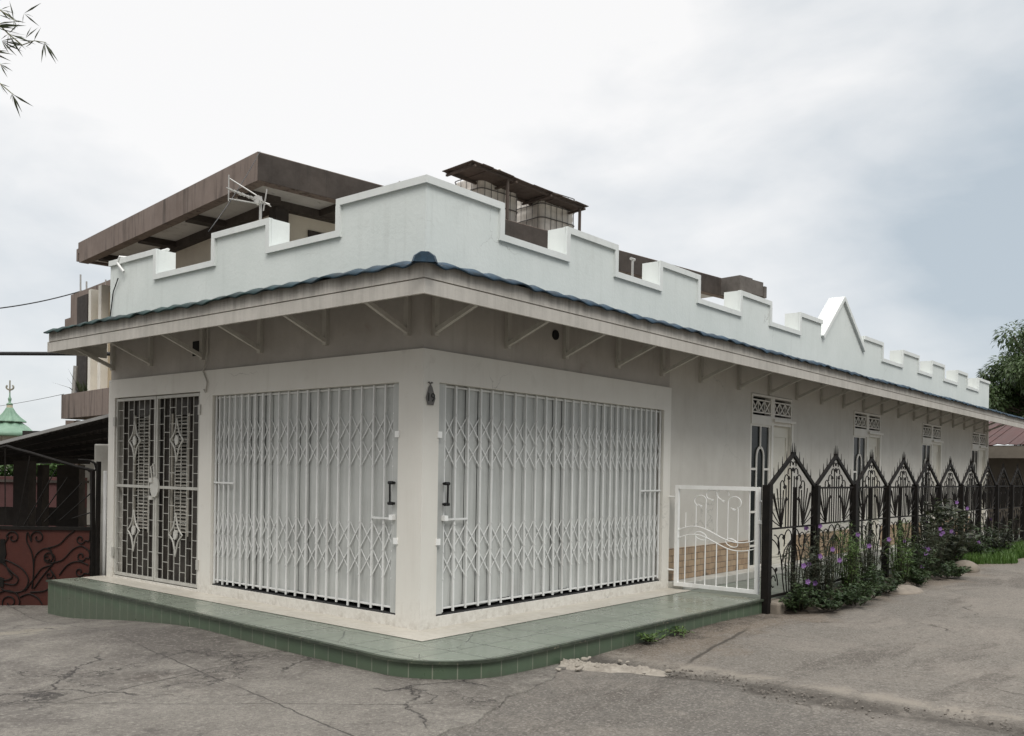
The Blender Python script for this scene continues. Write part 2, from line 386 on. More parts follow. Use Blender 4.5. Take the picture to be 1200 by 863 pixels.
M['soil'] = mat('planting_soil', (.075,.058,.042), (.045,.036,.027), 3, .95, .6, 18)
M['rock'] = mat('pale_cement_lump', (.25,.215,.175), (.17,.147,.12), 5, .9, .5, 25)
M['cement_rubble'] = mat('broken_pale_cement', (.33,.30,.255), (.21,.185,.155), 9, .95, .6, 40, spots=(.10,.085,.07))
M['gravel'] = mat('loose_gravel', (.21,.19,.165), (.11,.097,.083), 12, .9, .4, 50)
M['brown'] = mat('brown_roof_edge', (.225,.180,.155), (.175,.138,.118), .8, .85, .2, 25, streak=(.055,.044,.038), sk=.8, streak_rng=(.50,.62), spots=(.16,.115,.094))
M['brown_dark'] = mat('brown_stained_beam', (.070,.058,.050), (.040,.033,.029), 1.2, .85, .2, 25, streak=(.02,.018,.016), sk=.6)
M['ceiling'] = mat('grey_slab_ceiling', (.58,.565,.54), (.48,.465,.44), 1.4, .9, .15, 20, spots=(.17,.16,.15))
M['upper_wall'] = mat('beige_upper_wall', (.60,.55,.46), (.50,.45,.38), 1, .9, .2, 20)
M['column'] = mat('dark_brown_column', (.05,.042,.037), (.035,.03,.027), 2, .8)
M['block_end'] = mat('grey_beam_end', (.15,.135,.122), (.095,.085,.077), 2.4, .85, .25, 20, streak=(.07,.06,.055), sk=.7)
M['beige'] = mat('beige_facade', (.50,.42,.29), (.45,.37,.26), 1, .8, .1, 20)
M['fin'] = mat('white_fin_paint', (.80,.77,.69), None, 2, .7, .1, 20)
M['tank'] = mat('milky_tank_plastic', (.72,.68,.62), (.62,.58,.52), 2.3, .45, .1, 20, streak=(.20,.17,.14), sk=.6)
M['cage'] = mat('galvanised_cage', (.13,.125,.12), (.09,.085,.08), 6, .5)
M['tin'] = mat('rusty_tin_sheet', (.10,.075,.062), (.06,.048,.042), 2, .7, .2, 20, streak=(.03,.025,.022), sk=.5)
M['pvc'] = mat('white_pvc_pipe', (.78,.78,.76), None, 4, .4, 0)
M['alu'] = mat('dull_aluminium', (.50,.49,.47), (.36,.35,.33), 8, .4, 0, metal=.4)
M['cable'] = mat('black_cable', (.02,.02,.02), None, 3, .6, 0)
M['red_sheet'] = mat('red_gate_sheet', (.072,.021,.015), (.050,.016,.012), 2.2, .55, .12, 15, streak=(.06,.03,.025), sk=.5, spots=(.08,.03,.022))
M['carport'] = mat('dark_carport_sheet', (.022,.021,.02), (.035,.031,.028), 2, .8, .15, 15)
M['carport_edge'] = mat('carport_edge_flashing', (.30,.30,.29), (.22,.215,.21), 3, .6)
M['pink'] = mat('pink_boundary_wall', (.095,.042,.040), (.072,.034,.033), 1.4, .85, .2, 15)
M['pillar'] = mat('stained_white_pillar', (.50,.485,.44), (.36,.34,.30), 3, .85, .3, 25, streak=(.16,.135,.11), sk=.7, spots=(.22,.19,.15))
M['dome'] = mat('green_dome_metal', (.20,.32,.23), (.15,.25,.18), 1.4, .45, .1, 4)
M['dome_trim'] = mat('dome_trim_cream', (.55,.50,.36), None, 1, .6, 0)
M['gold'] = mat('dull_brass_finial', (.36,.34,.28), None, 1, .45, 0, metal=.3)
def redroof():
    m, n, b, pos = newmat('red_corrugated_roof')
    col = n.mix(n.ramp(n.noise(pos, 1.5, 6, .65), .35, .68), (.070,.024,.019), (.05,.02,.017))
    n.link(col, b.inputs['Base Color']); b.inputs['Roughness'].default_value = .7; return m
M['red_roof'] = redroof()
M['brickred'] = mat('orange_brick_wall', (.33,.16,.10), (.25,.12,.08), 3, .85, .2, 20)
M['olive_wall'] = mat('olive_house_wall', (.17,.15,.122), (.125,.11,.09), 1.4, .85, .2, 20)
M['bark'] = mat('bark', (.10,.08,.06), (.06,.048,.038), 5, .9, .6, 25)
M['bamboo'] = mat('bamboo_culm', (.16,.17,.07), (.12,.12,.06), 4, .5)
def leafmat(name, a, b2, c=None, hue_scale=1.2, trans=.25):
    m, n, b, pos = newmat(name)
    col = n.mix(n.ramp(n.noise(pos, hue_scale, 3), .35, .65), a, b2)
    if c:
        col = n.mix(n.math('MULTIPLY', n.ramp(n.noise(pos, hue_scale*9, 2), .55, .66), .8), col, c)
    n.link(col, b.inputs['Base Color']); b.inputs['Roughness'].default_value = .5; b.inputs['Specular IOR Level'].default_value = .35
    t = n('ShaderNodeBsdfTranslucent', {'Color': col}); mx = n('ShaderNodeMixShader', {0: trans})
    n.link(b.outputs[0], mx.inputs[1]); n.link(t.outputs[0], mx.inputs[2])
    out = [q for q in n.nt.nodes if q.type == 'OUTPUT_MATERIAL'][0]; n.link(mx.outputs[0], out.inputs[0]); return m
M['weed'] = leafmat('dark_weed_leaf', (.030,.052,.020), (.048,.078,.028), (.07,.105,.04))
M['weed2'] = leafmat('fresh_weed_leaf', (.075,.135,.032), (.105,.175,.045), (.14,.20,.06))
M['weed3'] = leafmat('olive_weed_leaf', (.050,.064,.033), (.038,.046,.030), (.085,.085,.045))
M['grass'] = leafmat('grass_blade', (.06,.125,.025), (.095,.17,.035), (.13,.20,.06))
M['tree_leaf'] = leafmat('tree_leaf', (.05,.085,.03), (.075,.12,.04), (.13,.16,.07), .5)
M['tree_leaf'].node_tree.nodes['Principled BSDF'].inputs['Roughness'].default_value = .42
M['bamboo_leaf'] = leafmat('bamboo_leaf', (.035,.045,.02), (.05,.06,.03))
M['hedge'] = leafmat('hedge_leaf', (.05,.10,.03), (.08,.14,.04), None, 1)
M['agave'] = leafmat('agave_leaf', (.05,.065,.035), (.08,.095,.05), None, 3)
M['petal'] = leafmat('purple_petal', (.24,.12,.34), (.30,.16,.40), None, 9, .3)
M['stem'] = mat('green_stem', (.045,.05,.025), (.05,.04,.03), 6, .7, 0)

# ------------------------------------------------------------------ ground, road, paving
def smooth(a, b, x):
    t = max(0, min(1, (x-a)/(b-a))); return t*t*(3-2*t)
def gz(x, y):
    z = -.165 - .275*smooth(2.2, 6.0, y)*smooth(3.5, -.2, x)
    z += .012*math.sin(x*1.3+.7)*math.sin(y*1.1) + .006*math.sin(x*3.1+y*2.3)
    return z
def gridmesh(name, xs, ys, zf, m, keep=None):
    b = MB(); ids = {}
    for i, x in enumerate(xs):
        for j, y in enumerate(ys): ids[i, j] = b.p((x, y, zf(x, y)))
    for i in range(len(xs)-1):
        for j in range(len(ys)-1):
            if keep is None or keep((xs[i]+xs[i+1])/2, (ys[j]+ys[j+1])/2):
                b.face([ids[i,j], ids[i+1,j], ids[i+1,j+1], ids[i,j+1]])
    return b.build(name, m, smooth=True, recalc=False)
b = MB(); b.quad((-900,-900,-.62),(900,-900,-.62),(900,900,-.62),(-900,900,-.62))
struct(b.build('ground', M['earth']))
xs = [-45+i*1.5 for i in range(25)]+[-8+i*.1 for i in range(180)]+[10+i*1. for i in range(70)]
ys = [-45+i*1.5 for i in range(24)]+[-9.2+i*.1 for i in range(100)]+[1+i*.5 for i in range(60)]
def road_z(x, y):
    z = gz(x, y)
    d = abs(x-.78+.12*math.sin(y*3.1)+.07*math.sin(y*7.7+1))
    if y < -1.3 and d < .3:                         # shallow broken trough along the paving seam
        z -= .026*(1-d/.3)*(1+.8*math.sin(y*9)*math.sin(x*17))
    return z
struct(gridmesh('road', xs, ys, road_z, M['road']))
def apron_lim(x):
    return -1.45+(x-.5)*.30+.035*math.sin(x*5.3)+.02*math.sin(x*13)+.008*math.sin(x*41)
xs2 = [-14+i*.5 for i in range(18)]+[-5+i*.05 for i in range(113)]
b = MB(); NR = 150; ids = []
for x in xs2:
    lo_ = apron_lim(x); col_ = [b.p((x, lo_-.012, gz(x, lo_)-.012))]
    for j in range(NR+1):
        y = lo_+(21-lo_)*(j/NR)**1.9
        col_.append(b.p((x, y, gz(x,y)+.012+.004*math.sin(x*4)*math.sin(y*3.3)-(.006 if j == 0 else 0))))
    ids.append(col_)
for A_, B_ in zip(ids, ids[1:]):
    for j in range(NR+1): b.face([A_[j], B_[j], B_[j+1], A_[j+1]])
struct(b.build('concrete_apron', M['concrete'], smooth=True, recalc=False))
# soil strip at the fence foot
b = MB(); rg = random.Random(3)
pts = [(4.75+i*.22, -1.62-.12*math.sin(i*.9)-.08*math.sin(i*2.3)-.05*rg.random()) for i in range(96)]
top = [b.p((x, -1.28, -.10)) for x, y in pts]; mid = [b.p((x, -1.5, -.11+.03*math.sin(x*5))) for x, y in pts]; bot = [b.p((x, y, gz(x, y)+.004)) for x, y in pts]
for i in range(95):
    b.face([top[i], mid[i], mid[i+1], top[i+1]]); b.face([mid[i], bot[i], bot[i+1], mid[i+1]])
struct(b.build('soil_strip', M['soil'], smooth=True))
# porch slab behind the white gate
b = MB(); b.box(4.62, -1.27, -.5, 23.0, -.02, -.03)
struct(b.build('porch_path', M['porch']))

# ------------------------------------------------------------------ tiled podium
pod = empty('tiled_podium', (0,-1.3,-.17), 'low green tiled step platform with rounded corner around the shop front', 'step')
edge = [(-.74,6.12),(-.76,5.2),(-.80,4.0),(-.86,2.6),(-.92,1.4),(-.97,.3),(-1.0,-.3)]
cc, rr = (-.30,-.62), .72
for k in range(0, 13):
    t = math.pi + (math.pi/2)*k/12
    edge.append((cc[0]+rr*math.cos(t)*1.0, cc[1]+rr*math.sin(t)))
edge += [(0.,-1.345),(1.2,-1.35),(2.6,-1.36),(3.6,-1.37),(4.56,-1.37)]
# refine by arc length
fine = []
for a, c in zip(edge, edge[1:]):
    L = math.hypot(c[0]-a[0], c[1]-a[1]); k = max(1, int(L/.2))
    fine += [(a[0]+(c[0]-a[0])*i/k, a[1]+(c[1]-a[1])*i/k) for i in range(k)]
fine.append(edge[-1])
b = MB(); s = 0
for i in range(len(fine)-1):
    a, c = fine[i], fine[i+1]; L = math.hypot(c[0]-a[0], c[1]-a[1])
    b.quad((*a,-.62),(*c,-.62),(*c,-.014),(*a,-.014), uv=[(s,0.),(s+L,0.),(s+L,.385),(s,.385)]); s += L
for (a, c) in (((4.56,-1.37),(4.56,-.02)), ((.03,6.12),(-.74,6.12))):
    L = math.hypot(c[0]-a[0], c[1]-a[1])
    b.quad((*a,-.62),(*c,-.62),(*c,-.014),(*a,-.014), uv=[(s,0.),(s+L,0.),(s+L,.385),(s,.385)]); s += L
b.build('riser', M['riser'], pod)
b = MB()
b.face([b.p((*q,-.0)) for q in fine+[(4.56,-.0),(0,0),(0,6.12)]])
b.build('tread', M['tread'], pod)
b = MB()
def off(q, i, d):
    a = V(fine[max(i-1,0)]); c = V(fine[min(i+1,len(fine)-1)]); t = (c-a).normalized()
    return (q[0]+t.y*d*1., q[1]-t.x*d)
i0 = [off(q, i, -.012) for i, q in enumerate(fine)]; i1 = [off(q, i, .03) for i, q in enumerate(fine)]
for i in range(len(fine)-1):
    a0, a1, c0, c1 = i0[i], i1[i], i0[i+1], i1[i+1]
    b.quad((*a0,-.020),(*c0,-.020),(*c0,.004),(*a0,.004)); b.quad((*a0,.004),(*c0,.004),(*c1,.004),(*a1,.004))
    b.quad((*a1,.004),(*c1,.004),(*c1,-.020),(*a1,-.020)); b.quad((*a0,-.020),(*a1,-.020),(*c1,-.020),(*c0,-.020))
b.build('nosing', M['nosing'], pod)
b = MB()
b.quad((-.32,6.1,.005),(-.36,-.40,.005),(0,-.0,.005),(0,6.1,.005)); b.quad((-.36,-.40,.005),(4.62,-.36,.005),(4.62,0,.005),(0,0,.005))
b.build('cream_strip', M['creamtile'], pod)

# ------------------------------------------------------------------ the corner shop
shop = empty('corner_shop', (0,0,0), 'long white single storey shop building with stepped battlement parapet and folding gates', 'building')
TA = lambda q: V((-q.y, q.x, q.z))     # local (along, outwards, z) -> wall facing the driveway (x = 0)
TB = lambda q: V((q.x, -q.y, q.z))     # -> wall facing the road (y = 0)
def wall_cells(b, s0, s1, z0, z1, holes, d0, d1):
    S = sorted({s0, s1, *[h[0] for h in holes], *[h[1] for h in holes]}); Z = sorted({z0, z1, *[h[2] for h in holes], *[h[3] for h in holes]})
    for a, c in zip(S, S[1:]):
        run = None
        for e, f in list(zip(Z, Z[1:]))+[(None, None)]:
            solid = e is not None and not any(h[0] < (a+c)/2 < h[1] and h[2] < (e+f)/2 < h[3] for h in holes)
            if solid: run = (run[0], f) if run else (e, f)
            elif run: b.box(a, d0, run[0], c, d1, run[1]); run = None
BX = [7.1, 11.62, 16.14, 20.72]
bays = [(x+.02, x+1.60, .02, 2.80) for x in BX]
b = MB(TB); wall_cells(b, 4.63, 22.45, -.3, 3.6, bays, -.22, -.03)
b.T = None
b.box(.22, 5.85, -.5, 22.45, 6.05, 3.9); b.box(22.25, .22, -.3, 22.45, 5.85, 3.9); b.box(.03,5.86,-.5,.22,6.05,2.665)
b.build('wall', M['wall'], shop)
b = MB(TB); b.box(.22,-.22,2.665,4.63,-.03,3.6); b.T = TA; b.box(.03,-.22,2.665,6.05,-.03,3.6); b.build('upper_wall', M['bare_shaded_render'], shop)
b = MB(); b.box(.2,.2,3.42,22.3,5.9,3.52); b.build('flat_roof', M['ledge'], shop)
b = MB(TB); wall_cells(b, .0, 4.63, -.02, 2.665, [(.22,4.45,.11,2.36)], -.2, 0)
b.T = TA; wall_cells(b, .2, 6.05, -.02, 2.665, [(.33,3.53,.11,2.36),(3.80,5.88,.03,2.42)], -.2, 0)
b.build('gate_surround', M['frame'], shop)
b = MB(TB); b.box(22.36,-.03,-.1,22.46,.012,3.3); b.build('corner_trim', M['frame'], shop)
for T_, q in ((TB,(.22,-.75,.1,4.45,-.6,2.4)),(TA,(.33,-.75,.1,3.53,-.6,2.4)),(TA,(3.8,-.75,0,5.88,-.6,2.45)),*[(TB,(x,-.6,0,x+1.62,-.5,2.85)) for x in BX]):
    b = MB(T_); b.box(*q); b.build('dark_interior', M['dark'], shop)
# stone brick plinth and ledge
for i, (a, c) in enumerate([(4.635,7.1)]+[(BX[k]+1.62, BX[k+1]) for k in range(3)]):
    b = MB(TB); b.box(a, -.03, .09, c, -.008, .52); b.build('stone_plinth', M['stone'], shop)
b = MB(TB); b.box(4.63,-.03,-.03,22.3,.22,.085); b.build('porch_ledge', M['ledge'], shop, bevel=.01)

# parapet -------------------------------------------------
ZT, ZB = 4.275, 3.955
mB = [(0,1.11),(2.2,3.25),(4.24,5.33),(6.58,7.70),(8.83,9.84),(12.03,13.16),(14.43,15.65),(16.66,17.76),(18.94,19.97),(21.15,22.45)]
mA = [(0,1.28),(2.42,3.56),(4.82,6.05)]
TH = .24
b = MB(TB)
prof = [(0,3.3),(22.45,3.3)]
tops = []
for k, (a, c) in enumerate(mB): tops += [(a,ZT if a == 0 or True else 0),(c,ZT),(c,ZB)] if a == 0 else [(a,ZB),(a,ZT),(c,ZT),(c,ZB)]
out = []
for q in tops:
    out.append(q)
    if q == (9.84, ZB): out += [(10.86,4.81)]
out = out[:-1]                                     # last merlon ends at the building end
prof = [(0,3.3)]+out+[(22.45,3.3)]
# front/back caps by columns so every face stays convex
def parapet(b, mer, end, peak=None):
    s = 0
    cols = []
    for i, (a, c) in enumerate(mer):
        cols.append((a, c, ZT, ZT))
        if i+1 < len(mer):
            nx = mer[i+1][0]
            if peak and abs(c-peak[0]) < .01: cols += [(c, peak[1], ZB, peak[3]), (peak[1], peak[2], peak[3], ZB)]
            else: cols.append((c, nx, ZB, ZB))
    for a, c, za, zc in cols:
        a2 = a
        b.prism([(a,3.3),(c,3.3),(c,zc),(a,za)], lambda q: (q[0], 0, q[1]), lambda q: (q[0], -TH, q[1]))
parapet(b, mB, 22.45, (9.84,10.86,12.03,4.81))
b.T = TA
mA2 = [(TH,1.28)]+mA[1:]
parapet(b, mA2, 6.05)
par = b.build('parapet', M['parapet'], shop)
b = MB(TB); W, P = .065, .03
def trims(b, mer, first, last, peak=None):
    for i, (a, c) in enumerate(mer):
        b.box(a if i else (a-P if first else a+.021), -.02, ZT-W, c, P, ZT+.006)
        if i+1 < len(mer):
            n = mer[i+1][0]
            if peak and abs(c-peak[0]) < .01: continue
            b.box(c-W, 0, ZB-W, n+W, P, ZB+.004)
            b.box(c-W, .0, ZB+.004, c+.004, P, ZT-W); b.box(n-.004, 0, ZB+.004, n+W, P, ZT-W)
trims(b, mB, True, True, (9.84,))
b.beam((9.86,-TH/2+.02,ZB+.03),(10.86,-TH/2+.02,4.83),TH+.06,.07); b.beam((10.86,-TH/2+.018,4.83),(12.02,-TH/2+.018,ZB+.03),TH+.06,.07)
b.T = TA; trims(b, mA, False, True)
b.build('coping', M['trim'], par)
# merlon cheeks: the clean white reveals of each notch
for T_, mer in ((TB, mB), (TA, mA)):
    for i, (a, c) in enumerate(mer):
        for q in ([(a-.004, a)] if i else [])+([(c, c+.004)] if i < len(mer)-1 else []):
            b = MB(T_); b.box(q[0], -TH-.004, ZB, q[1], -.002, ZT); b.build('merlon_cheek', M['trim'], par)

# eave -----------------------------------------------------
EO = .80
eave = None
b = MB()
# fascia boards mitred at the corner
def lboard(b, o0, o1, z0, z1, xe, ye):
    P0 = [(xe,-o0),(-o0,-o0),(-o0,ye)]; P1 = [(xe,-o1),(-o1,-o1),(-o1,ye)]
    for k in range(2):
        q = [P0[k], P0[k+1], P1[k+1], P1[k]]
        b.prism(q, lambda a: (*a, z0), lambda a: (*a, z1))
XE, YE = 23.35, 6.06
lboard(b, EO, EO-.028, 2.965, 3.084, XE, YE); lboard(b, EO-.004, EO-.028, 3.097, 3.225, XE, YE); lboard(b, EO-.0285, EO-.04, 2.97, 3.22, XE-.01, YE-.01)
b.box(-EO-.004, YE, 2.965, -.03, YE+.03, 3.095); b.box(-EO+.012, YE, 3.098, -.03, YE+.025, 3.225)
eave = b.build('fascia', M['fascia'], shop)
def roofstrip(b, T, s_end, zoff, wave, s_from=None):
    n = int((s_end+.9)/.03); rows = []
    for j in range(8):
        t = j/7; d = (EO+.05)*(1-t); row = []
        for i in range(n+1):
            s = -.86+(s_end+.86)*i/n; s2 = max(s, -d)
            z = 3.243+.155*t*1.15 + zoff
            if wave:
                z += .013*abs(math.sin(s2*math.pi/.30))*1.5-.012+.005*math.sin(s2*4.1+j)+.005*math.sin(s2*1.7)+.004*math.sin(s2*23.7)*math.sin(s2*7.1)
                z += .012*(1 if j % 2 else -.2)
                if j == 0: z -= .022+.010*math.sin(s2*11.3)*math.sin(s2*3.7)
            row.append(b.p(T(V((s2, d, z)))))
        rows.append(row)
    for j in range(7):
        for i in range(n): b.face([rows[j][i], rows[j][i+1], rows[j+1][i+1], rows[j+1][i]])
b = MB(); roofstrip(b, TB, XE+.03, 0, True); roofstrip(b, TA, YE+.05, 0, True)
rt = b.build('roof_tiles', M['tile'], eave, smooth=True)
md = rt.modifiers.new('thick', 'SOLIDIFY'); md.thickness = .016
b = MB()
def under(b, T, e):
    b.face([b.p(T(V(q))) for q in ((-EO+.05,EO-.05,3.19),(e,EO-.05,3.19),(e,.03,3.34),(-.03,.03,3.34))])
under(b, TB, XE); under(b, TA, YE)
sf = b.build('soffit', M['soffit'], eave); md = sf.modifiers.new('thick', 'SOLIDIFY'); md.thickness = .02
b = MB()
n = 5; rows = []
for k in range(9):
    t = k/8; c = V((-.88+.85*t, -.88+.85*t, 3.195+.19*t)); sx = V((1,-1,0)).normalized()
    w = .10*(1+.10*(k % 2)) if k else .09
    rows.append([b.p(c+sx*w*math.cos(a)+V((0,0,1))*(.10 if k else .085)*math.sin(a)) for a in [math.pi*j/n for j in range(n+1)]])
for A_, B_ in zip(rows, rows[1:]):
    for j in range(n): b.face([A_[j], A_[j+1], B_[j+1], B_[j]])
b.face(rows[0])
b.build('hip_cap', M['tile'], eave, recalc=False)
# steel brackets
def bracket(T, s):
    b = MB(T)
    b.box(s-.03, -.03, 2.80, s+.03, .012, 3.30)
    b.beam((s,.0,2.845),(s,.70,3.13),.042,.042)
    b.beam((s,.012,3.27),(s,.76,3.135),.04,.06)
    return b.build('eave_bracket', M['bracket'], shop)
sB = [.16,1.24,2.26,3.34,4.40,5.46,6.66]+[7.75+1.1*i for i in range(14)]
sA = [.24,1.46,2.61,3.78,4.99,5.98]
p = bracket(TB, sB[0])
for s_ in sB[1:]: dup(p, (s_-sB[0],0,0), shop)
p = bracket(TA, sA[0])
for s_ in sA[1:]: dup(p, (0,s_-sA[0],0), shop)
b = MB(TB); b.tube([(2.08,-.06,3.05),(2.08,-.012,3.05)], .055, 14); b.build('round_vent', M['dark'], shop)
b = MB(TA); b.box(3.80,-.06,2.86,4.02,-.024,3.04); b.build('square_vent', M['dark'], shop)
b = MB(TA); b.tube([(3.68,-.015,3.2),(3.67,-.012,2.9),(3.72,.012,2.66),(3.63,.012,2.52),(3.66,.012,2.40),(3.70,.012,2.44)], .009, 5); b.build('wall_cable', M['bracket'], shop)
b = MB(TA); b.tube([(5.6,-.1,4.29),(5.75,.03,4.30),(5.78,.045,4.22),(5.6,.045,4.08)], .018, 6); b.tube([(4.85,-.16,4.31),(5.62,-.16,4.30)], .02, 6)
b.build('parapet_pipe', M['pvc'], shop)
b = MB(TA); b.tube([(5.78,.03,4.02),(5.93,.02,3.85),(6.0,.02,3.55),(5.99,.03,3.36)], .008, 5); b.build('parapet_cable', M['cable'], shop)

# folding gates ----------------------------------------------
def folding_gate(T, bars, stile, mirror, s0, s1, handle_s, near_tie, far_tie):
    b = MB(T); rg0 = random.Random(int(s1*77))
    for s in bars:                         # channel bars
        b.box(s-.009+rg0.uniform(-.004,.004), -.050, .135+rg0.uniform(-.012,.012), s+.010, -.034, 2.352)
    for z in (.175, 2.335): b.beam((s0+.01,-.056,z),(s1-.01,-.056,z), .010, .018)
    g = b.build('folding_gate', M['bar'], shop)
    for (zt, zb) in ((2.065,1.55),(.99,.46)):
        b = MB(T)
        zm = (zt+zb)/2
        for a, c in zip(bars, bars[1:]):
            for (u, v) in ((zt, zm), (zm, zb)):
                b.beam((a,-.053,u-.012),(c,-.053,v+.012), .004, .011)
                b.beam((a,-.059,v+.012),(c,-.059,u-.012), .004, .011)
        for z in (zt, zm, zb):
            for s in bars: b.box(s-.006, -.034, z-.008, s+.006, -.027, z+.008)
        b.build('lattice', M['bar'], g)
    for (a, c, z) in (near_tie, far_tie):
        b = MB(T); b.beam((a,-.028,z),(c,-.028,z), .008, .02); b.build('tie_bar', M['bar'], g)
    b = MB(T); rg = random.Random(int(s1*10))
    for a, c in zip(bars, bars[1:]):        # curved sheet slats with narrow dark slots between them
        w = c-a
        sgn = 1
        n = 5; A = []; B = []
        x0, x1 = a-.003, c-.007
        zb = .145+rg.uniform(0,.045); tw = rg.uniform(-.008,.008)
        for k in range(n+1):
            t = k/n; x = x0+(x1-x0)*t; d = -.080+.012*math.sin(math.pi*t)+tw*(t-.5)
            A.append((x, d, zb)); B.append((x, d, 2.36))
        for k in range(n): b.quad(A[k], A[k+1], B[k+1], B[k])
    sl = b.build('slat', M['slat'], g, recalc=False)
    md = sl.modifiers.new('thick', 'SOLIDIFY'); md.thickness = .003
    b = MB(T); b.box(min(stile), -.07, .125, max(stile), -.03, 2.36)
    b.build('closing_stile', M['slat'], g, bevel=.004)
    b = MB(T)
    hs = handle_s
    for z in (1.19,1.39):
        b.tube([(hs,-.03,z),(hs,.035,z)], .013, 8); b.tube([(hs-.03,.02,z),(hs+.03,.02,z)], .017, 8)
    b.tube([(hs,.03,1.19),(hs,.034,1.39)], .010, 8)
    b.build('handle', M['handle'], g)
    b = MB(T)
    e = max(stile) if mirror else min(stile)
    fe = s0 if not mirror else s1
    fe = s0
    for z in (1.86,.83):
        b = MB(T); b.box(fe-.02, 0., z-.03, fe+.035, .012, z+.03); b.build('lock_tab', M['white_iron'], g)
    b = MB(T); b.box(hs-.02, -.03, 1.03, hs+.03, .014, 1.08); b.build('lock_tab', M['white_iron'], g)
    b = MB(T); b.box(s0+.004,-.16,.108,s1-.004,-.03,.122); b.build('floor_track', M['track'], g)
    return g
bB = [.34,.50,.68,.87,1.05,1.23,1.42,1.60,1.78,1.96,2.13,2.30,2.47,2.62,2.79,2.94,3.10,3.25,3.39,3.53,3.68,3.81,3.94,4.07,4.19,4.31,4.42]
bA = [.43,.56,.73,.91,1.08,1.26,1.43,1.60,1.78,1.95,2.11,2.28,2.44,2.58,2.72,2.85,2.98,3.11,3.23,3.33,3.43,3.505]
folding_gate(TB, bB, (.225,.335), False, .22, 4.45, .325, (.335,.68,1.04), (3.94,4.44,1.30))
folding_gate(TA, bA, (.335,.435), False, .33, 3.53, .40, (.435,.73,1.04), (3.11,3.52,1.33))
# house number
b = MB(TB)
pl = [(.09,2.335),(.115,2.30),(.155,2.20),(.13,2.135),(.055,2.135),(.03,2.20),(.065,2.30)]
b.prism(pl, lambda q: (q[0], .004, q[1]), lambda q: (q[0], .012, q[1]))
for s in (-1,1): b.tube([(.09,.008,2.33),(.09+s*.018,.008,2.352),(.09+s*.03,.008,2.345)], .006, 5)
num = b.build('number_plate', M['plate'], shop)
b = MB(TB)
cxp = sum(q[0] for q in pl)/7; czp = 2.215
pb = [((q[0]-.0925)*1.14+.0925, (q[1]-2.22)*1.09+2.22) for q in pl]
b.prism(pb, lambda q: (q[0], .0005, q[1]), lambda q: (q[0], .005, q[1]))
b.build('plaque_border', M['plaque_border'], num)
cu = bpy.data.curves.new('digits', 'FONT'); cu.body = '19'; cu.size = .115; cu.extrude = .002; cu.align_x = 'CENTER'; cu.align_y = 'CENTER'
to = bpy.data.objects.new('tmp_text', cu); COL.objects.link(to)
dg = bpy.context.evaluated_depsgraph_get(); me = bpy.data.meshes.new_from_object(to.evaluated_get(dg))
bpy.data.objects.remove(to)
me.materials.clear(); me.materials.append(M['digit'])
dgo = bpy.data.objects.new('digits', me); COL.objects.link(dgo); dgo.parent = num
WORLD[dgo] = V((.0915,-.0145,2.205)); dgo.location = WORLD[dgo]-WORLD[num]; dgo.rotation_euler = (rad(90),0,0)

# grille door -------------------------------------------------
def grille_leaf(s0, s1, flip):
    b = MB(TA); d0, d1 = -.05, -.015; z0, z1 = .045, 2.405; w = .035
    b.box(s0,d0,z0,s0+w,d1,z1); b.box(s1-w,d0,z0,s1,d1,z1); b.box(s0+w,d0,z0,s1-w,d1,z0+w); b.box(s0+w,d0,z1-w,s1-w,d1,z1)
    b.box(s0+w,d0+.004,1.225,s1-w,d1-.004,1.26)
    leafo = b.build('grille_door', M['grille'], shop)
    b = MB(TA); n = 7; xs_ = [s0+w+(s1-s0-2*w)*k/n for k in range(n+1)]
    for x in xs_[1:-1]: b.beam((x,-.033,z0+w),(x,-.033,z1-w), .008, .008)
    for i in range(n):
        z = z0+w+.12+(.10 if i % 2 else 0.)
        while z < z1-.08:
            if abs(z-1.24) > .05: b.beam((xs_[i],-.033,z),(xs_[i+1],-.033,z), .007, .007)
            z += .205
    b.build('bar_grid', M['grille'], leafo)
    c = (s0+s1)/2+(.02 if flip else .02)
    for zc in (1.84,.66):
        b = MB(TA)
        P = []
        L, Wd = .27, .155
        tips = [(0,L),(Wd,0),(0,-L),(-Wd,0)]
        for k in range(4):
            a, e = tips[k], tips[(k+1)%4]
            for t in [j/6 for j in range(6)]:
                x = a[0]*(1-t)+e[0]*t; z = a[1]*(1-t)+e[1]*t; sh = 1-.42*4*t*(1-t)*.7
                P.append((c+x*sh, -.022, zc+z*sh))
        b.tube(P, .010, 5, closed=True)
        b.lathe((0,0,0), [(0,0)], 3) if False else None
        ring = [(c+.042*math.cos(t), zc+.062*math.sin(t)) for t in [2*math.pi*j/14 for j in range(14)]]
        b.prism(ring, lambda q: (q[0],-.03,q[1]), lambda q: (q[0],-.012,q[1]))
        b.build('diamond_ornament', M['grille_light'], leafo)
    return leafo
gl1 = grille_leaf(3.815, 4.83, 0); gl2 = grille_leaf(4.845, 5.865, 1)
b = MB(TA)
ring = [(4.83+.10*math.cos(t), 1.24+.13*math.sin(t)) for t in [2*math.pi*j/14 for j in range(14)]]
b.prism(ring, lambda q: (q[0],-.02,q[1]), lambda q: (q[0],.004,q[1]))
b.box(4.86,-.02,1.30,4.93,.02,1.36); b.box(4.86,-.02,1.08,4.93,.02,1.13)
b.tube([(4.90,-.005,1.36),(4.92,.0,1.50),(4.86,.0,1.54),(4.84,-.005,1.40)], .012, 6)
b.build('lock_plate', M['grille_light'], gl1)
for (s, z, g_) in ((3.80,2.20,gl1),(3.80,.33,gl1),(5.88,2.1,gl2),(5.88,.35,gl2)):
    b = MB(TA); b.box(s-.03,-.01,z-.06,s+.02,.014,z+.06); b.build('hinge', M['grille'], g_)
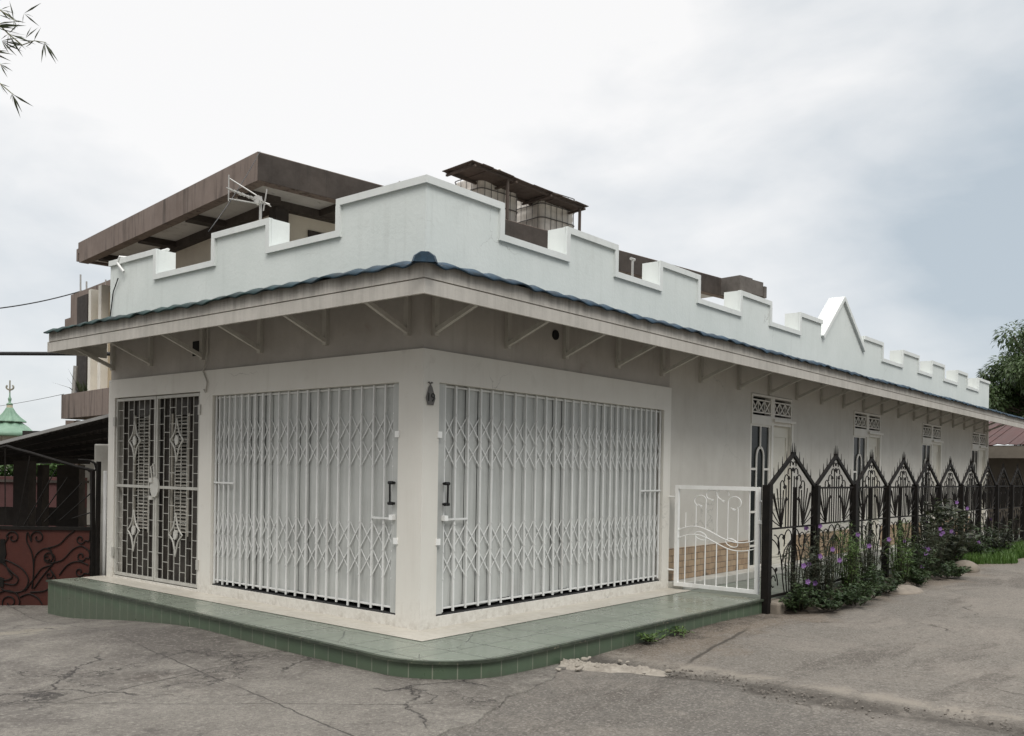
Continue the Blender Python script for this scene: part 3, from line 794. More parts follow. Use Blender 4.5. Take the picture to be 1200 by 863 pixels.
# old louvred doors behind the grille
for (a, c) in ((3.82,4.84),(4.85,5.86)):
    u0, u1 = (4.22,4.58) if a < 4.5 else (5.17,5.52)
    b = MB(TA); b.box(a,-.18,.03,c,-.12,.64); b.box(a,-.18,.64,u0,-.12,2.42); b.box(u1,-.18,.64,c,-.12,2.42); b.box(u0,-.18,2.16,u1,-.12,2.42)
    for x in (a+.04,(a+u0)/2,u0-.04,u1+.03,c-.04): b.box(x-.012,-.12,.05,x+.012,-.108,2.4)
    b.box(a+.05,-.12,.58,c-.05,-.107,.66)
    dr = b.build('louvred_door', M['door_brown'], shop)
    b = MB(TA)
    z = .68
    x0, x1 = (4.22,4.58) if a < 4.5 else (5.17,5.52)
    while z < 2.15:
        b.quad((x0,-.165,z+.03),(x1,-.165,z+.03),(x1,-.125,z),(x0,-.125,z)); z += .045
    b.box(x0-.03,-.12,.64,x0,-.10,2.18); b.box(x1,-.12,.64,x1+.03,-.10,2.18)
    b.build('louvre', M['louvre'], dr)

# window and door bays ---------------------------------------
def bay(x):
    parts = []
    # transom vents
    for (a, c) in ((x+.02,x+.75),(x+.83,x+1.55)):
        b = MB(TB); z0, z1 = 2.43, 2.79; w = .035
        b.box(a,-.12,z0,a+w,-.012,z1); b.box(c-w,-.12,z0,c,-.012,z1); b.box(a+w,-.12,z0,c-w,-.012,z0+w); b.box(a+w,-.12,z1-w,c-w,-.012,z1)
        zl, zh = 2.51, 2.70
        for z in (zl, zh): b.beam((a+w,-.03,z),(c-w,-.03,z), .02, .022)
        n = 3; st = (c-a-2*w)/n
        for k in range(n):
            u, v = a+w+k*st, a+w+(k+1)*st
            b.beam((u,-.026,zl),(v,-.026,zh), .012, .022); b.beam((u,-.036,zh),(v,-.036,zl), .012, .022)
            if k: b.beam((u,-.03,zl),(u,-.03,zh), .014, .016)
        parts.append(b.build('transom_vent', M['frame'], shop))
    b = MB(TB); b.box(x+.75,-.12,.02,x+.83,-.010,2.79); b.box(x+.79,-.02,2.385,x+1.63,.03,2.425); b.box(x+.02,-.12,2.32,x+.75,-.012,2.43); b.box(x+1.55,-.12,.02,x+1.62,-.008,2.40); b.box(x+.83,-.12,2.33,x+1.55,-.02,2.384)
    parts.append(b.build('bay_frame', M['frame'], shop))
    # tall window with an arched glazing bar
    b = MB(TB); a, c, z0, z1 = x+.02, x+.75, .06, 2.32; w = .045
    b.box(a,-.07,z0,a+w,-.03,z1); b.box(c-w,-.07,z0,c,-.03,z1); b.box(a+w,-.07,z0,c-w,-.03,z0+.06); b.box(a+w,-.07,z1-.03,c-w,-.03,z1)
    m_ = (a+c)/2; r = .13
    arch = [(m_-r,-.035,.12),(m_-r,-.035,1.80)]+[(m_-r*math.cos(t),-.035,1.80+r*1.25*math.sin(t)) for t in [math.pi*j/10 for j in range(1,10)]]+[(m_+r,-.035,1.80),(m_+r,-.035,.12)]
    for p0, p1 in zip(arch, arch[1:]): b.beam(p0, p1, .036, .016, up=(0,1,0))
    b.beam((m_,-.035,1.96),(m_,-.035,2.29), .036, .016, up=(0,1,0))
    for z in (1.62,.95,.42):
        b.beam((a+w,-.037,z),(m_-r,-.037,z), .014, .034); b.beam((m_+r,-.037,z),(c-w,-.037,z), .014, .034)
    wd = b.build('tall_window', M['frame'], shop)
    b = MB(TB); b.box(a+.01,-.056,z0+.01,c-.01,-.050,z1-.01); b.build('glass', M['glass'], wd)
    parts.append(wd)
    b = MB(TB); a, c = x+.83, x+1.55
    b.box(a,-.12,.03,c,-.07,2.33)
    for (u, v, e, f) in ((a+.09,c-.09,.2,1.0),(a+.09,c-.09,1.15,2.18)):
        b.box(u,-.07,e,u+.03,-.058,f); b.box(v-.03,-.07,e,v,-.058,f); b.box(u+.03,-.07,e,v-.03,-.058,e+.03); b.box(u+.03,-.07,f-.03,v-.03,-.058,f)
    dr = b.build('panel_door', M['cream_door'], shop)
    b = MB(TB); b.box(a+.03,-.07,1.0,a+.07,-.055,1.2); b.tube([(a+.05,-.04,1.1),(a+.16,-.04,1.1)], .012, 6); b.build('handle', M['alu'], dr)
    parts.append(dr)
    return parts
base_parts = bay(BX[0])
for x in BX[1:]:
    for q in base_parts: dup(q, (x-BX[0],0,0), shop)

# ------------------------------------------------------------------ white wicket gate
wg = empty('wicket_gate', (4.62,-.7,0), 'small white wire gate with curled flower tops at the end of the green step', 'gate')
TG = lambda q: V((4.62+q.y, -q.x, q.z))       # local x runs away from the wall
b = MB(TG); a, c, z0, z1 = .10, 1.28, .045, 1.375; w = .048
b.box(a,-w/2,z0,a+w,w/2,z1); b.box(c-w,-w/2,z0,c,w/2,z1); b.box(a+w,-w/2,z0,c-w,w/2,z0+w); b.box(a+w,-w/2,z1-w,c-w,w/2,z1)
b.build('gate_frame', M['white_iron'], wg)
b = MB(TG); xs_ = [.25,.40,.54,.70,.85,.99,1.14]
def wavez(x): return .76+.07*math.sin((x-.12)*5.4+.15)-.07*smooth(.6,1.2,x)*0
def wv(x, o):   # the swan curve of the photograph
    t = (x-.13)/1.1
    return (.775+.085*math.sin(t*6.0+.05)*(1-.25*t) - .05*t)+o
for x in xs_: b.tube([(x,0,z0+w),(x,0,wv(x,-.105))], .0075, 6)
tops_ = [1.08,1.24,1.28,1.14,1.14,1.2,1.345]
for i, x in enumerate(xs_): b.tube([(x,0,wv(x,.0)),(x,0,[1.02,1.14,1.22,1.25,1.18,1.10,1.34][i])], .006, 6)
b.build('gate_bar', M['white_iron'], wg)
b = MB(TG)
for o in (0., -.105): b.tube([(.13+1.11*k/40,0,wv(.13+1.11*k/40,o)) for k in range(41)], .007, 6)
for (cx, cz) in ((.47,.725),(.905,.66)): b.tube([(cx+.085*math.cos(t),0.004,cz+.05*math.sin(t)+.02*math.cos(t)*-1) for t in [2*math.pi*j/18 for j in range(18)]], .006, 5, closed=True)
for (cx, cz, sgn, r) in ((.46,1.18,1,.085),(.62,1.26,1,.075),(.78,1.27,1,.08),(.94,1.17,-1,.09)):
    b.tube([(cx+sgn*r*math.cos(t),0,cz+r*.85*math.sin(t)) for t in [-.2+(math.pi*1.45)*j/16 for j in range(17)]], .006, 5)
b.build('curl', M['white_iron'], wg)
for (cx, cz) in ((.46,1.115),(.62,1.195),(.775,1.19),(.925,1.085)):
    b = MB(TG); b.prism([(cx-.04,cz+.022),(cx+.035,cz+.0),(cx+.02,cz-.022)], lambda q: (q[0],-.006,q[1]), lambda q: (q[0],.006,q[1])); b.build('leaf_plate', M['white_iron'], wg)
for z in (.25,1.22):
    b = MB(TG); b.tube([(.0,0,z),(.11,0,z)], .012, 6); b.build('hinge', M['white_iron'], wg)
b = MB(TG); b.tube([(1.28,0,1.2),(1.38,0,1.2)], .012, 6); b.build('latch', M['white_iron'], wg)
b = MB(TG); b.box(1.27,-.03,.92,1.34,.03,.96); b.build('latch', M['white_iron'], wg)

# ------------------------------------------------------------------ black iron fence
PIT = 1.527; NP = 13; FX, FY = 4.57, -1.40
fence = empty('iron_fence', (FX,FY,-.15), 'black wrought iron fence of pointed gothic panels with spikes along the house', 'fence')
b = MB(); b.box(FX-.048,FY-.048,-.2,FX+.048,FY+.048,1.405)
post = b.build('post', M['black_iron'], fence)
rgf = random.Random(77)
for k in range(1, NP+1):
    q = dup(post, (PIT*k+rgf.uniform(-.012,.012),rgf.uniform(-.015,.015),rgf.uniform(-.012,.012)), fence); q.rotation_euler = (rgf.uniform(-.012,.012), rgf.uniform(-.008,.008), 0)
TF = lambda q: V((FX+q.x, FY-q.y, q.z))
b = MB(TF); L = PIT; m_ = L/2; zs, za = 1.39, 1.80
b.beam((.04,0,zs),(m_,0,za), .032, .05); b.beam((m_,0,za),(L-.04,0,zs), .032, .05)
b.box(m_-.022,-.018,za-.03,m_+.022,.018,za+.03)
b.beam((.04,0,.86),(L-.04,0,.86), .018, .022); b.beam((.04,0,.02),(L-.04,0,.02), .02, .03)
b.beam((.05,0,.0),(.05,0,zs+.01), .02, .02); b.beam((L-.05,0,.0),(L-.05,0,zs+.01), .02, .02)
for k in range(1, 6):
    for sg in (0, 1):
        t = k/5.6; x = .04+(m_-.04)*t; z = zs+(za-zs)*t
        if sg: x = L-x
        b.tube([(x,0,z),(x,0,z+.07),(x,0,z+.155)], .010, 5, r2=.002)
for sg in (-1,1): b.tube([(m_+sg*.03,0,za),(m_+sg*.03,0,za+.15)], .011, 5, r2=.002)
pan = b.build('fence_panel', M['black_iron'], fence)
b = MB(TF); R_ = .0085
def arc(b, cx, cz, r, t0, t1, n=10, rt=R_, sy=1.):
    b.tube([(cx+r*math.cos(t0+(t1-t0)*j/n),0,cz+sy*r*math.sin(t0+(t1-t0)*j/n)) for j in range(n+1)], rt, 4)
def gable(x): return zs+(za-zs)*(1-abs(x-m_)/m_)
for x, zt in ((m_-.21,1.40),(m_-.13,1.46),(m_-.045,1.56),(m_+.045,1.52),(m_+.13,1.48),(m_+.21,1.38)): b.tube([(x,0,.86),(x,0,zt)], R_, 4)
for sg in (-1, 1):                                # fans that spread from two feet on the mid rail
    fx = m_+sg*.34
    for dx, zt in ((-.30,1.33),(-.24,1.30),(-.33,1.12),(-.15,1.36),(-.05,1.38),(.05,1.34),(.10,1.22),(-.36,1.00)):
        xx = fx-sg*dx if False else fx+sg*(-dx)
        xx = min(max(xx, .05), L-.05)
        zt2 = min(zt, gable(xx)-.04)
        b.tube([(fx,0,.87),((fx*.45+xx*.55),0,.87+(zt2-.87)*.5),(xx,0,zt2)], R_, 4)
    for k, (cx, cz, r) in enumerate(((m_+sg*.10,1.56,.06),(m_+sg*.20,1.47,.065),(m_+sg*.33,1.40,.06),(m_+sg*.05,1.66,.045))):
        arc(b, cx, cz, r, 0 if sg < 0 else math.pi, math.pi*1.1*1 if sg < 0 else -.1*math.pi, 8)
    # lower half: onion curves gathering under the mid rail
    for w_, zb in ((.09,.30),(.19,.25),(.30,.18)):
        b.tube([(m_+sg*.015,0,.70),(m_+sg*w_*.75,0,.58),(m_+sg*w_,0,.42),(m_+sg*w_*.9,0,.2),(m_+sg*w_*.7,0,.03)], R_, 4)
    arc(b, m_+sg*.12, .72, .11, 0 if sg > 0 else math.pi, math.pi*1.25 if sg > 0 else -.25*math.pi, 10)
    arc(b, m_+sg*.33, .68, .10, -.6, 4.2, 12)
    arc(b, m_+sg*.55, .62, .16, math.pi/2, math.pi/2+sg*2.2, 10)
    arc(b, m_+sg*.70, .30, .40, math.pi/2+sg*1.5, math.pi/2+sg*.1, 10, sy=1.1)
    arc(b, m_+sg*.70, .12, .28, math.pi/2+sg*1.5, math.pi/2+sg*.1, 10)
    arc(b, m_+sg*.56, .20, .07, 0, 5, 10)
b.tube([(m_,0,.72),(m_,0,.03)], R_, 4)
def leafplate(cx, cz, sg):
    b.prism([(cx,cz),(cx+sg*.055,cz+.03),(cx+sg*.085,cz-.005),(cx+sg*.03,cz-.03)], lambda q: (q[0],-.005,q[1]), lambda q: (q[0],.005,q[1]))
for sg in (-1,1):
    for cx, cz in ((m_+sg*.07,1.60),(m_+sg*.17,1.49),(m_+sg*.30,1.38),(m_+sg*.24,1.22),(m_+sg*.38,.92),(m_+sg*.30,.74),(m_+sg*.52,.34)): leafplate(cx, cz, -sg)
b.build('scrollwork', M['black_iron'], pan)
for k in range(1, NP):
    q = dup(pan, (PIT*k,rgf.uniform(-.008,.008),rgf.uniform(-.014,.014)), fence); q.rotation_euler = (rgf.uniform(-.014,.014), rgf.uniform(-.006,.006), 0)
b = MB(TF); b.beam((PIT+.04,.0,1.365),(PIT*2-.04,.0,1.365), .02, .026); tr = b.build('top_rail', M['black_iron'], fence)
for k in range(2, NP): dup(tr, (PIT*(k-1),0,0), fence)
b = MB(TF); b.box(1.30,-.22,-.1,1.345,-.18,1.37); sy_ = b.build('stay_post', M['black_iron'], fence)
for k in (2, 3, 6): dup(sy_, (PIT*k,0,0), fence)

# ------------------------------------------------------------------ plants along the fence
def rnd_dir(rg, up=.3):
    t = rg.uniform(0, 2*math.pi); z = rg.uniform(-.3, 1)*.8+up
    return V((math.cos(t), math.sin(t), z)).normalized()
def bush(x, y, h, r, nst, leaf, seed, mkey, label, flowers=0, W=.3, density=26, spread=1.):
    rg = random.Random(seed); z0 = -.12
    root = empty('flowering_weed' if flowers else 'leafy_weed', (x,y,z0), label, 'plant', 'weeds growing at the foot of the iron fence' if x > 4 else 'weed tufts along the step')
    sb = MB(); lb = MB(); tips = []
    if W <= .28: nst = int(nst*1.6); leaf *= .85; W *= .75
    for k in range(nst):
        a = rg.uniform(0, 2*math.pi); q = rg.random()**.6*r
        p0 = V((x+q*.5*math.cos(a), y+q*.35*math.sin(a), z0-.02)); hh = h*(rg.uniform(.45, 1.12) if W < .25 else rg.uniform(.3, 1.05))
        p3 = p0+V((q*math.cos(a)*spread+rg.uniform(-.06,.06), q*.55*math.sin(a)*spread+rg.uniform(-.05,.05), hh))
        pts = [p0, p0.lerp(p3,.35)+V((rg.uniform(-.03,.03),rg.uniform(-.03,.03),.04*h)), p0.lerp(p3,.7)+V((rg.uniform(-.03,.03),rg.uniform(-.03,.03),.05*h)), p3]
        sb.tube(pts, .006, 4, r2=.002); tips.append(p3)
        for j in range(int(density*(.95 if W > .28 else 1.1)*(.6+.6*hh/h))):
            t = rg.uniform(.08, 1.0)*3; i = min(2, int(t)); p = pts[i].lerp(pts[i+1], t-i)
            d = rnd_dir(rg, .15); l = leaf*rg.uniform(.35, 1.35)
            lb.leaf(p, d, V((rg.uniform(-.5,.5),rg.uniform(-.5,.5),1)), l, l*W, rg.uniform(.05,.5))
    lb.build('foliage', M[mkey], root, recalc=False); sb.build('stems', M['stem'], root, smooth=True)
    rg2 = random.Random(seed+99)
    proto = None
    for k in range(flowers):
        p = tips[rg2.randrange(len(tips))]+V((rg2.uniform(-.05,.05), -.05, rg2.uniform(-.12,.06)))
        if proto is None:
            fb = MB(); c0 = p
            for j in range(5):
                t = 2*math.pi*j/5; d = V((.7*math.cos(t)-.2, -.7*math.cos(t)-.2, math.sin(t)))
                fb.leaf(p, d, V((-.7,-.7,.15)), .040, .046, .1)
            proto = fb.build('flower', M['petal'], root, recalc=False); P0 = p
        else: dup(proto, p-P0, root)
    return root
bush(4.98,-1.66,.33,.30,22,.07,1,'weed','low dark weed clump beside the cement block at the first fence post',0,.5,34)
bush(5.40,-1.58,.72,.32,16,.12,2,'weed3','purple flowering weed in front of the first fence panel',4,.22,30)
bush(5.30,-1.95,.22,.32,26,.06,31,'weed','flat dark weed mat spilling onto the road before the first panel',0,.55,34)
bush(6.0,-1.60,.95,.34,18,.13,3,'weed3','tall purple flowering weed at the second fence post',5,.2,32)
bush(6.0,-1.98,.26,.38,30,.06,32,'weed','dark mounded weed at road edge below the second fence post',0,.55,34)
bush(6.62,-1.70,.95,.22,14,.12,4,'weed2','bright green feathery weed in the second fence panel',1,.16,40)
bush(6.75,-1.86,.42,.38,28,.08,5,'weed','dark bushy weed at the road edge before the second panel',0,.4,34)
bush(7.35,-1.62,.98,.32,16,.13,6,'weed3','tall olive weed with one violet flower at the third fence post',2,.2,30)
bush(7.6,-1.85,.34,.34,26,.07,33,'weed','low round weed at the end of the first planted stretch',0,.5,34)
bush(8.9,-1.70,.90,.26,14,.12,7,'weed2','bright green weed clump at the fourth fence post',0,.18,36)
bush(9.5,-1.72,.62,.42,24,.10,8,'weed','dark weed bush below the fifth fence panel',3,.3,32)
bush(10.4,-1.66,.85,.42,22,.12,9,'weed3','purple flowering weed bush at the middle of the fence',6,.22,32)
bush(10.5,-2.02,.26,.45,30,.07,34,'weed','low dark weed mat on the road edge at the middle of the fence',0,.5,34)
bush(11.5,-1.52,1.25,.55,26,.17,10,'weed3','tall dark broad leaved shrub growing through the fence',4,.42,34)
bush(12.4,-1.5,1.2,.5,24,.17,11,'weed3','second dark broad leaved shrub further along the fence',2,.42,34)
bush(14.6,-1.5,.75,.5,22,.13,12,'weed','dark weed bush near the far end of the fence',1,.3,30)
bush(16.4,-1.5,.8,.6,22,.14,13,'weed3','dim weed bush past the house corner by the fence',1,.3,30)
bush(1.75,-1.44,.10,.16,16,.05,41,'weed2','thin weed tuft growing against the green step riser',0,.3,16)
bush(2.35,-1.44,.07,.14,12,.05,42,'weed2','tiny weed tuft in the joint at the foot of the step riser',0,.3,14)
bush(9.0,-1.95,.26,.3,22,.06,35,'weed','small low weed mat beside the pale cement lump',0,.55,34)
# grass verge near the far end of the fence
b = MB(); rg = random.Random(5)
for k in range(15000):
    x = rg.uniform(12.3, 24); 
    edge_y = -1.95-.25*math.sin(x*.9)-.15*math.sin(x*2.7)
    y = rg.uniform(edge_y, -1.15)
    if x < 13.2 and rg.random() > (x-12.3)/.9: continue
    h = rg.uniform(.06,.24); t = rg.uniform(0, 6.28); w = .011; lean = rg.uniform(0,.5)*h
    p = V((x, y, gz(x,y)-.01)); d = V((math.cos(t), math.sin(t), 0)); q = V((-d.y, d.x, 0))
    i = [b.p(p-q*w), b.p(p+q*w), b.p(p+d*lean*.4+q*w*.7+V((0,0,h*.6))), b.p(p+d*lean*.4-q*w*.7+V((0,0,h*.6))), b.p(p+d*lean+V((0,0,h)))]
    b.face([i[0],i[1],i[2],i[3]]); b.face([i[3],i[2],i[4]])
tag(b.build('grass', M['grass'], recalc=False), 'bright green grass verge along the far end of the fence', 'grass', kind='stuff')
# loose stones
def rock(name, c, r, seed, sq, label, cat='rock'):
    b = MB(); b.blob(c, r, seed, 3, .3, sq); return tag(b.build(name, M['rock'], smooth=True), label, cat)
rock('cement_lump', (8.05,-2.05,-.16), .36, 2, (1.3,.7,.25), 'broad pale cement lump on the road edge between the weeds')
rock('cement_lump', (12.0,-1.92,-.13), .28, 3, (1.3,.8,.6), 'rounded pale stone at the start of the grass verge')
b = MB(); b.box(4.60,-1.56,-.3,5.02,-1.30,-.035); tag(b.build('cement_block', M['rock'], bevel=.03), 'rough pale cement block under the first black fence post', 'block')
from mathutils import noise as mn
b = MB(); pa, pb = V((.42,-1.37,0)), V((.78,-2.22,0)); dr_ = (pb-pa).normalized(); nr_ = V((-dr_.y, dr_.x, 0)); gid = {}
NA, NW = 60, 22
for i in range(NA+1):
    for j in range(NW+1):
        t = i/NA; u = (j/NW-.5)*2
        q = pa.lerp(pb, t)+nr_*u*(.17-.05*t)*(1+.35*mn.noise(V((t*7,0,3))))+dr_*.03*mn.noise(V((u*3,t*3,9)))
        hgt = max(0, 1-abs(u)**2.2)*(1-max(0,(t-.75)/.25)**2)*(.055-.02*t)
        hgt *= .65+.9*abs(mn.noise(V((q.x*11,q.y*11,1))))+.7*abs(mn.noise(V((q.x*27,q.y*27,5))))
        gid[i,j] = b.p((q.x,q.y,gz(q.x,q.y)-.012+hgt))
for i in range(NA):
    for j in range(NW): b.face([gid[i,j],gid[i+1,j],gid[i+1,j+1],gid[i,j+1]])
rg = random.Random(21)
for k in range(14): 
    q = pa.lerp(pb, rg.random())+nr_*rg.gauss(0,.14); b.blob((q.x,q.y,-.155), rg.uniform(.012,.035), k, 2, .6, (1.4,1,.6))
tag(b.build('broken_cement', M['cement_rubble'], smooth=False), 'ridge of broken pale cement running out from the step corner', 'rubble', kind='stuff')
b = MB(); rg = random.Random(22)
for k in range(420):
    y = -1.5-abs(rg.gauss(0,2.2)); x = .78-.12*math.sin(y*3.1)+rg.gauss(0,.16)
    b.blob((x, y, gz(x,y)-.006), rg.uniform(.004,.013), k, 1, .5, (1.2,1,.7))
for k in range(350):
    x = rg.uniform(-3,8); y = rg.uniform(-5,-1.7); b.blob((x, y, gz(x,y)), rg.uniform(.003,.008), k, 1, .5, (1.2,1,.7))
tag(b.build('gravel', M['gravel']), 'loose grey gravel along the broken seam in the road', 'gravel', kind='stuff')

# ------------------------------------------------------------------ brown upper storey house behind
P0 = V((3.29,7.47,0)); ang = rad(-7.3); ux = V((math.cos(ang), math.sin(ang), 0)); vx = V((-math.sin(ang), math.cos(ang), 0))
TS = lambda q: P0+ux*q.x+vx*q.y+V((0,0,q.z))
house = empty('brown_house', TS(V((7,5,-.6))), 'two storey house with a heavy brown flat roof edge behind the white parapet', 'building')
b = MB(TS); b.box(0,0,6.74,14.45,9.27,7.0)
b.box(-.0,.0,6.50,.22,9.2,6.74); b.box(.22,0.012,6.50,14.45,.22,6.73)
b.box(0.0,9.27,6.56,.9,9.40,6.86)
b.build('roof_edge', M['brown'], house)
b = MB(TS); b.box(.0,-.012,6.505,14.4,0.0,6.76); b.box(.005,-.006,6.76,14.4,.0,6.985)
b.build('stained_band', M['brown_dark'], house)
b = MB(TS); b.box(.22,.22,6.60,14.4,9.2,6.735); b.build('ceiling', M['ceiling'], house)
b = MB(TS)
for v_ in (.9, 3.2, 5.7, 8.2): b.box(.22,v_,6.47,.95,v_+.28,6.60)
for u_ in (1.9,4.6,7.4,10.2,13.0): b.box(u_,.22,6.47,u_+.28,1.1,6.60)
b.box(.95,1.1,6.445,1.12,9.1,6.60); b.box(1.12,1.1,6.445,14.2,1.28,6.60)
b.build('roof_beam', M['brown_dark'], house)
b = MB(TS); b.box(1.12,1.28,-.6,14.1,9.0,6.6); b.build('wall', M['upper_wall'], house)
for q in ((.93,1.05,3.2,1.2,1.33,6.445),(6.6,1.05,3.2,7.0,1.4,6.445)):
    b = MB(TS); b.box(*q); b.build('column', M['column'], house)
b = MB(TS); b.box(14.0,-.62,6.52,14.62,.0,6.99); b.box(14.625,-.60,6.58,15.2,.3,6.97); b.box(15.2,-.64,6.54,15.32,.3,6.86)
b.build('beam_end', M['block_end'], house)
b = MB(TS); b.box(3.4,1.25,3.6,5.4,1.285,5.9); b.box(8,1.25,3.6,10.5,1.285,6.1); b.build('window', M['glass'], house)
b = MB(TS); b.box(1.75,1.24,5.75,2.2,1.285,6.2); b.build('wall_grille', M['column'], house)
b = MB(TS); b.tube([(3.35,.3,7.0),(3.35,.3,7.30)], .02, 6); b.tube([(3.22,.3,7.28),(3.48,.3,7.28)], .015, 5); b.build('vent_pipe', M['alu'], house)
# water tanks on its roof
def tank(u, v, label):
    root = empty('water_tank', TS(V((u+.6,v+.5,7.0))), label, 'water tank', 'caged water tanks on the roof')
    b = MB(TS); x0, x1, y0, y1 = u, u+1.2, v, v+1.0; r = .16
    def ring(ins):
        q = []
        for cx, cy, a0 in ((x1-r,y1-r,0),(x0+r,y1-r,90),(x0+r,y0+r,180),(x1-r,y0+r,270)):
            q += [(cx+(r-ins)*math.cos(rad(a0+18*k)), cy+(r-ins)*math.sin(rad(a0+18*k))) for k in range(6)]
        return q
    zl = [7.12]+[7.12+.93*k/16 for k in range(1,17)]
    prev = None
    for k, z in enumerate(zl):
        ids = [b.p((*q, z)) for q in ring(.03+.01*math.sin(k*2.1))]
        if prev:
            for j in range(len(ids)): b.face([prev[j], prev[(j+1)%24], ids[(j+1)%24], ids[j]])
        prev = ids
    b.face(prev)
    b.build('bottle', M['tank'], root, smooth=True)
    b = MB(TS); q = ring(0)
    for z in (7.14,7.44,7.76,8.07): b.tube([(*p_, z) for p_ in q], .012, 5, closed=True)
    for j in range(6):
        x = x0+.12+(1.2-.24)*j/5
        for y in (y0,y1): b.tube([(x,y,7.1),(x,y,8.08)], .009, 4)
    for j in range(5):
        y = y0+.12+(1.-.24)*j/4
        for x in (x0,x1): b.tube([(x,y,7.1),(x,y,8.08)], .009, 4)
    b.box(x0+.02,y0+.02,7.0,x1-.02,y1-.02,7.1)
    b.build('cage', M['cage'], root)
    return root
tank(5.60,.55,'caged grey roof water tank with a white hose looped over it')
tank(7.34,.40,'caged water tank on the roof under the low end of the tin canopy')
def toS(p):
    d = p-P0; return V((d.dot(ux), d.dot(vx), d.z))
cn = empty('tin_canopy', TS(V((7.4,.9,7.0))), 'rusty tin canopy roof shading the two roof water tanks', 'canopy')
fa_ = toS(on_plane(553.5,187.5,TS(V((0,-.10,0))),vx)); fb_ = toS(on_plane(690,242.5,TS(V((0,-.10,0))),vx))
ba_ = toS(on_plane(518,200.5,TS(V((fa_.x-.05,0,0))),ux)); bb_ = fb_+(ba_-fa_)
b = MB(TS)
n = 24; A_ = []; B_ = []
for i in range(n+1):
    t = i/n; w_ = V((0,0,.006*math.sin(t*9))); A_.append(fa_.lerp(fb_,t)+w_); B_.append(ba_.lerp(bb_,t)+w_)
for i in range(n): b.quad(A_[i],A_[i+1],B_[i+1],B_[i])
sh = b.build('tin_sheet', M['tin'], cn); md = sh.modifiers.new('t','SOLIDIFY'); md.thickness = .014
def cpt(a, c, dz=-.03): return fa_.lerp(fb_,a).lerp(ba_.lerp(bb_,a),c)+V((0,0,dz))
for a in (.31,.95):
    for c in (.12,.92):
        q = cpt(a,c,-.05); b = MB(TS); b.box(q.x-.025,q.y-.025,7.0,q.x+.025,q.y+.025,q.z); b.build('post', M['tin'], cn)
b = MB(TS)
for c in (.12,.9): b.beam(cpt(0.01,c,-.035),cpt(.99,c,-.035),.05,.05)
for a in (.03,.36,.66,.97): b.beam(cpt(a,.02,-.075),cpt(a,.98,-.075),.05,.04)
b.build('canopy_frame', M['tin'], cn)
b = MB(TS); hp = [(6.05,1.0,8.10),(6.05,.75,8.24),(6.12,.50,8.26),(6.22,.42,8.1),(6.30,.45,7.75),(6.34,.48,7.45)]
hh = []
for k in range(len(hp)-1):
    for t in (0,.25,.5,.75): hh.append(V(hp[k]).lerp(V(hp[k+1]), t))
b.tube(hh, .022, 6); tag(b.build('water_hose', M['pvc'], smooth=True), 'white hose curving down over a caged roof tank', 'hose')

# antenna
mx, my = .33, 3.1
an = empty('tv_antenna', (mx,my,3.52), 'grey television aerial on a thin mast behind the driveway side parapet', 'antenna')
b = MB(); b.tube([(mx,my,3.52),(mx,my,4.72)], .016, 6); b.build('mast', M['alu'], an)
b = MB()
q0, q1 = at(268,222,10.85), at(316,240,10.75)
b.tube([q0,q1], .011, 5)
a0, a1 = at(264,207,10.9), at(264,224,10.9)
dd = (q1-q0)
for o in (V((0,0,.13)), V((0,0,-.11))): b.tube([q0+o+dd*.02, q0+o*.35+dd*.72], .008, 4)
b.build('boom', M['alu'], an)
b = MB(); side = V((dd.y,-dd.x,0)).normalized()
for k in range(9):
    t = .05+.85*k/8; p_ = q0.lerp(q1,t); L_ = .10+.05*abs(math.sin(k*1.3))
    b.tube([p_-side*L_, p_+side*L_], .006, 4)
b.tube([q0+V((0,0,.17)), q0-V((0,0,.14))], .009, 4)
b.tube([q0.lerp(q1,.85)-V((0,0,.1)), q0.lerp(q1,.93)+V((0,0,.17))], .010, 4)
b.build('element', M['alu'], an)
b = MB(); c_ = q0.lerp(q1,.72); b.tube([c_-V((.03,.03,0)),c_+V((.03,.03,0))], .05, 10); b.build('dipole_box', M['alu'], an)
b = MB(); b.box(4.05,1.35,3.52,4.11,1.41,4.38) if False else None
sp_ = at(741,325,13.2); b.tube([(sp_.x,sp_.y,3.52),(sp_.x,sp_.y,at(741,303,13.2).z)], .018, 8); b.tube([(sp_.x-.05,sp_.y,at(741,304,13.2).z),(sp_.x+.05,sp_.y,at(741,304,13.2).z)], .022, 8)
tag(b.build('standpipe', M['alu']), 'short grey standpipe on the flat roof seen through a parapet notch', 'pipe')

def wire(name, a, c, sag, r, label, mk='cable', n=14):
    b = MB(); a = V(a); c = V(c)
    b.tube([a.lerp(c, k/n)-V((0,0,sag*4*(k/n)*(1-k/n))) for k in range(n+1)], r, 5)
    return tag(b.build(name, M[mk], smooth=True), label, 'cable')
wire('cable', TS(V((.03,-.02,7.0))), at(244,272,10.2), .05, .006, 'thin dark cable hanging from the brown roof corner to the parapet')
wire('overhead_cable', at(-60,414.5,14.2), at(133,415,13.2), .0, .03, 'thick black overhead cable running level to the eave end')
wire('overhead_cable', at(-60,366,22), at(96,341,26), .12, .016, 'thin sagging overhead wire running to the beige house roof')
wire('overhead_cable', at(-60,481,40), at(75,462,24.5), .1, .007, 'faint thin wire running behind the mosque finial')

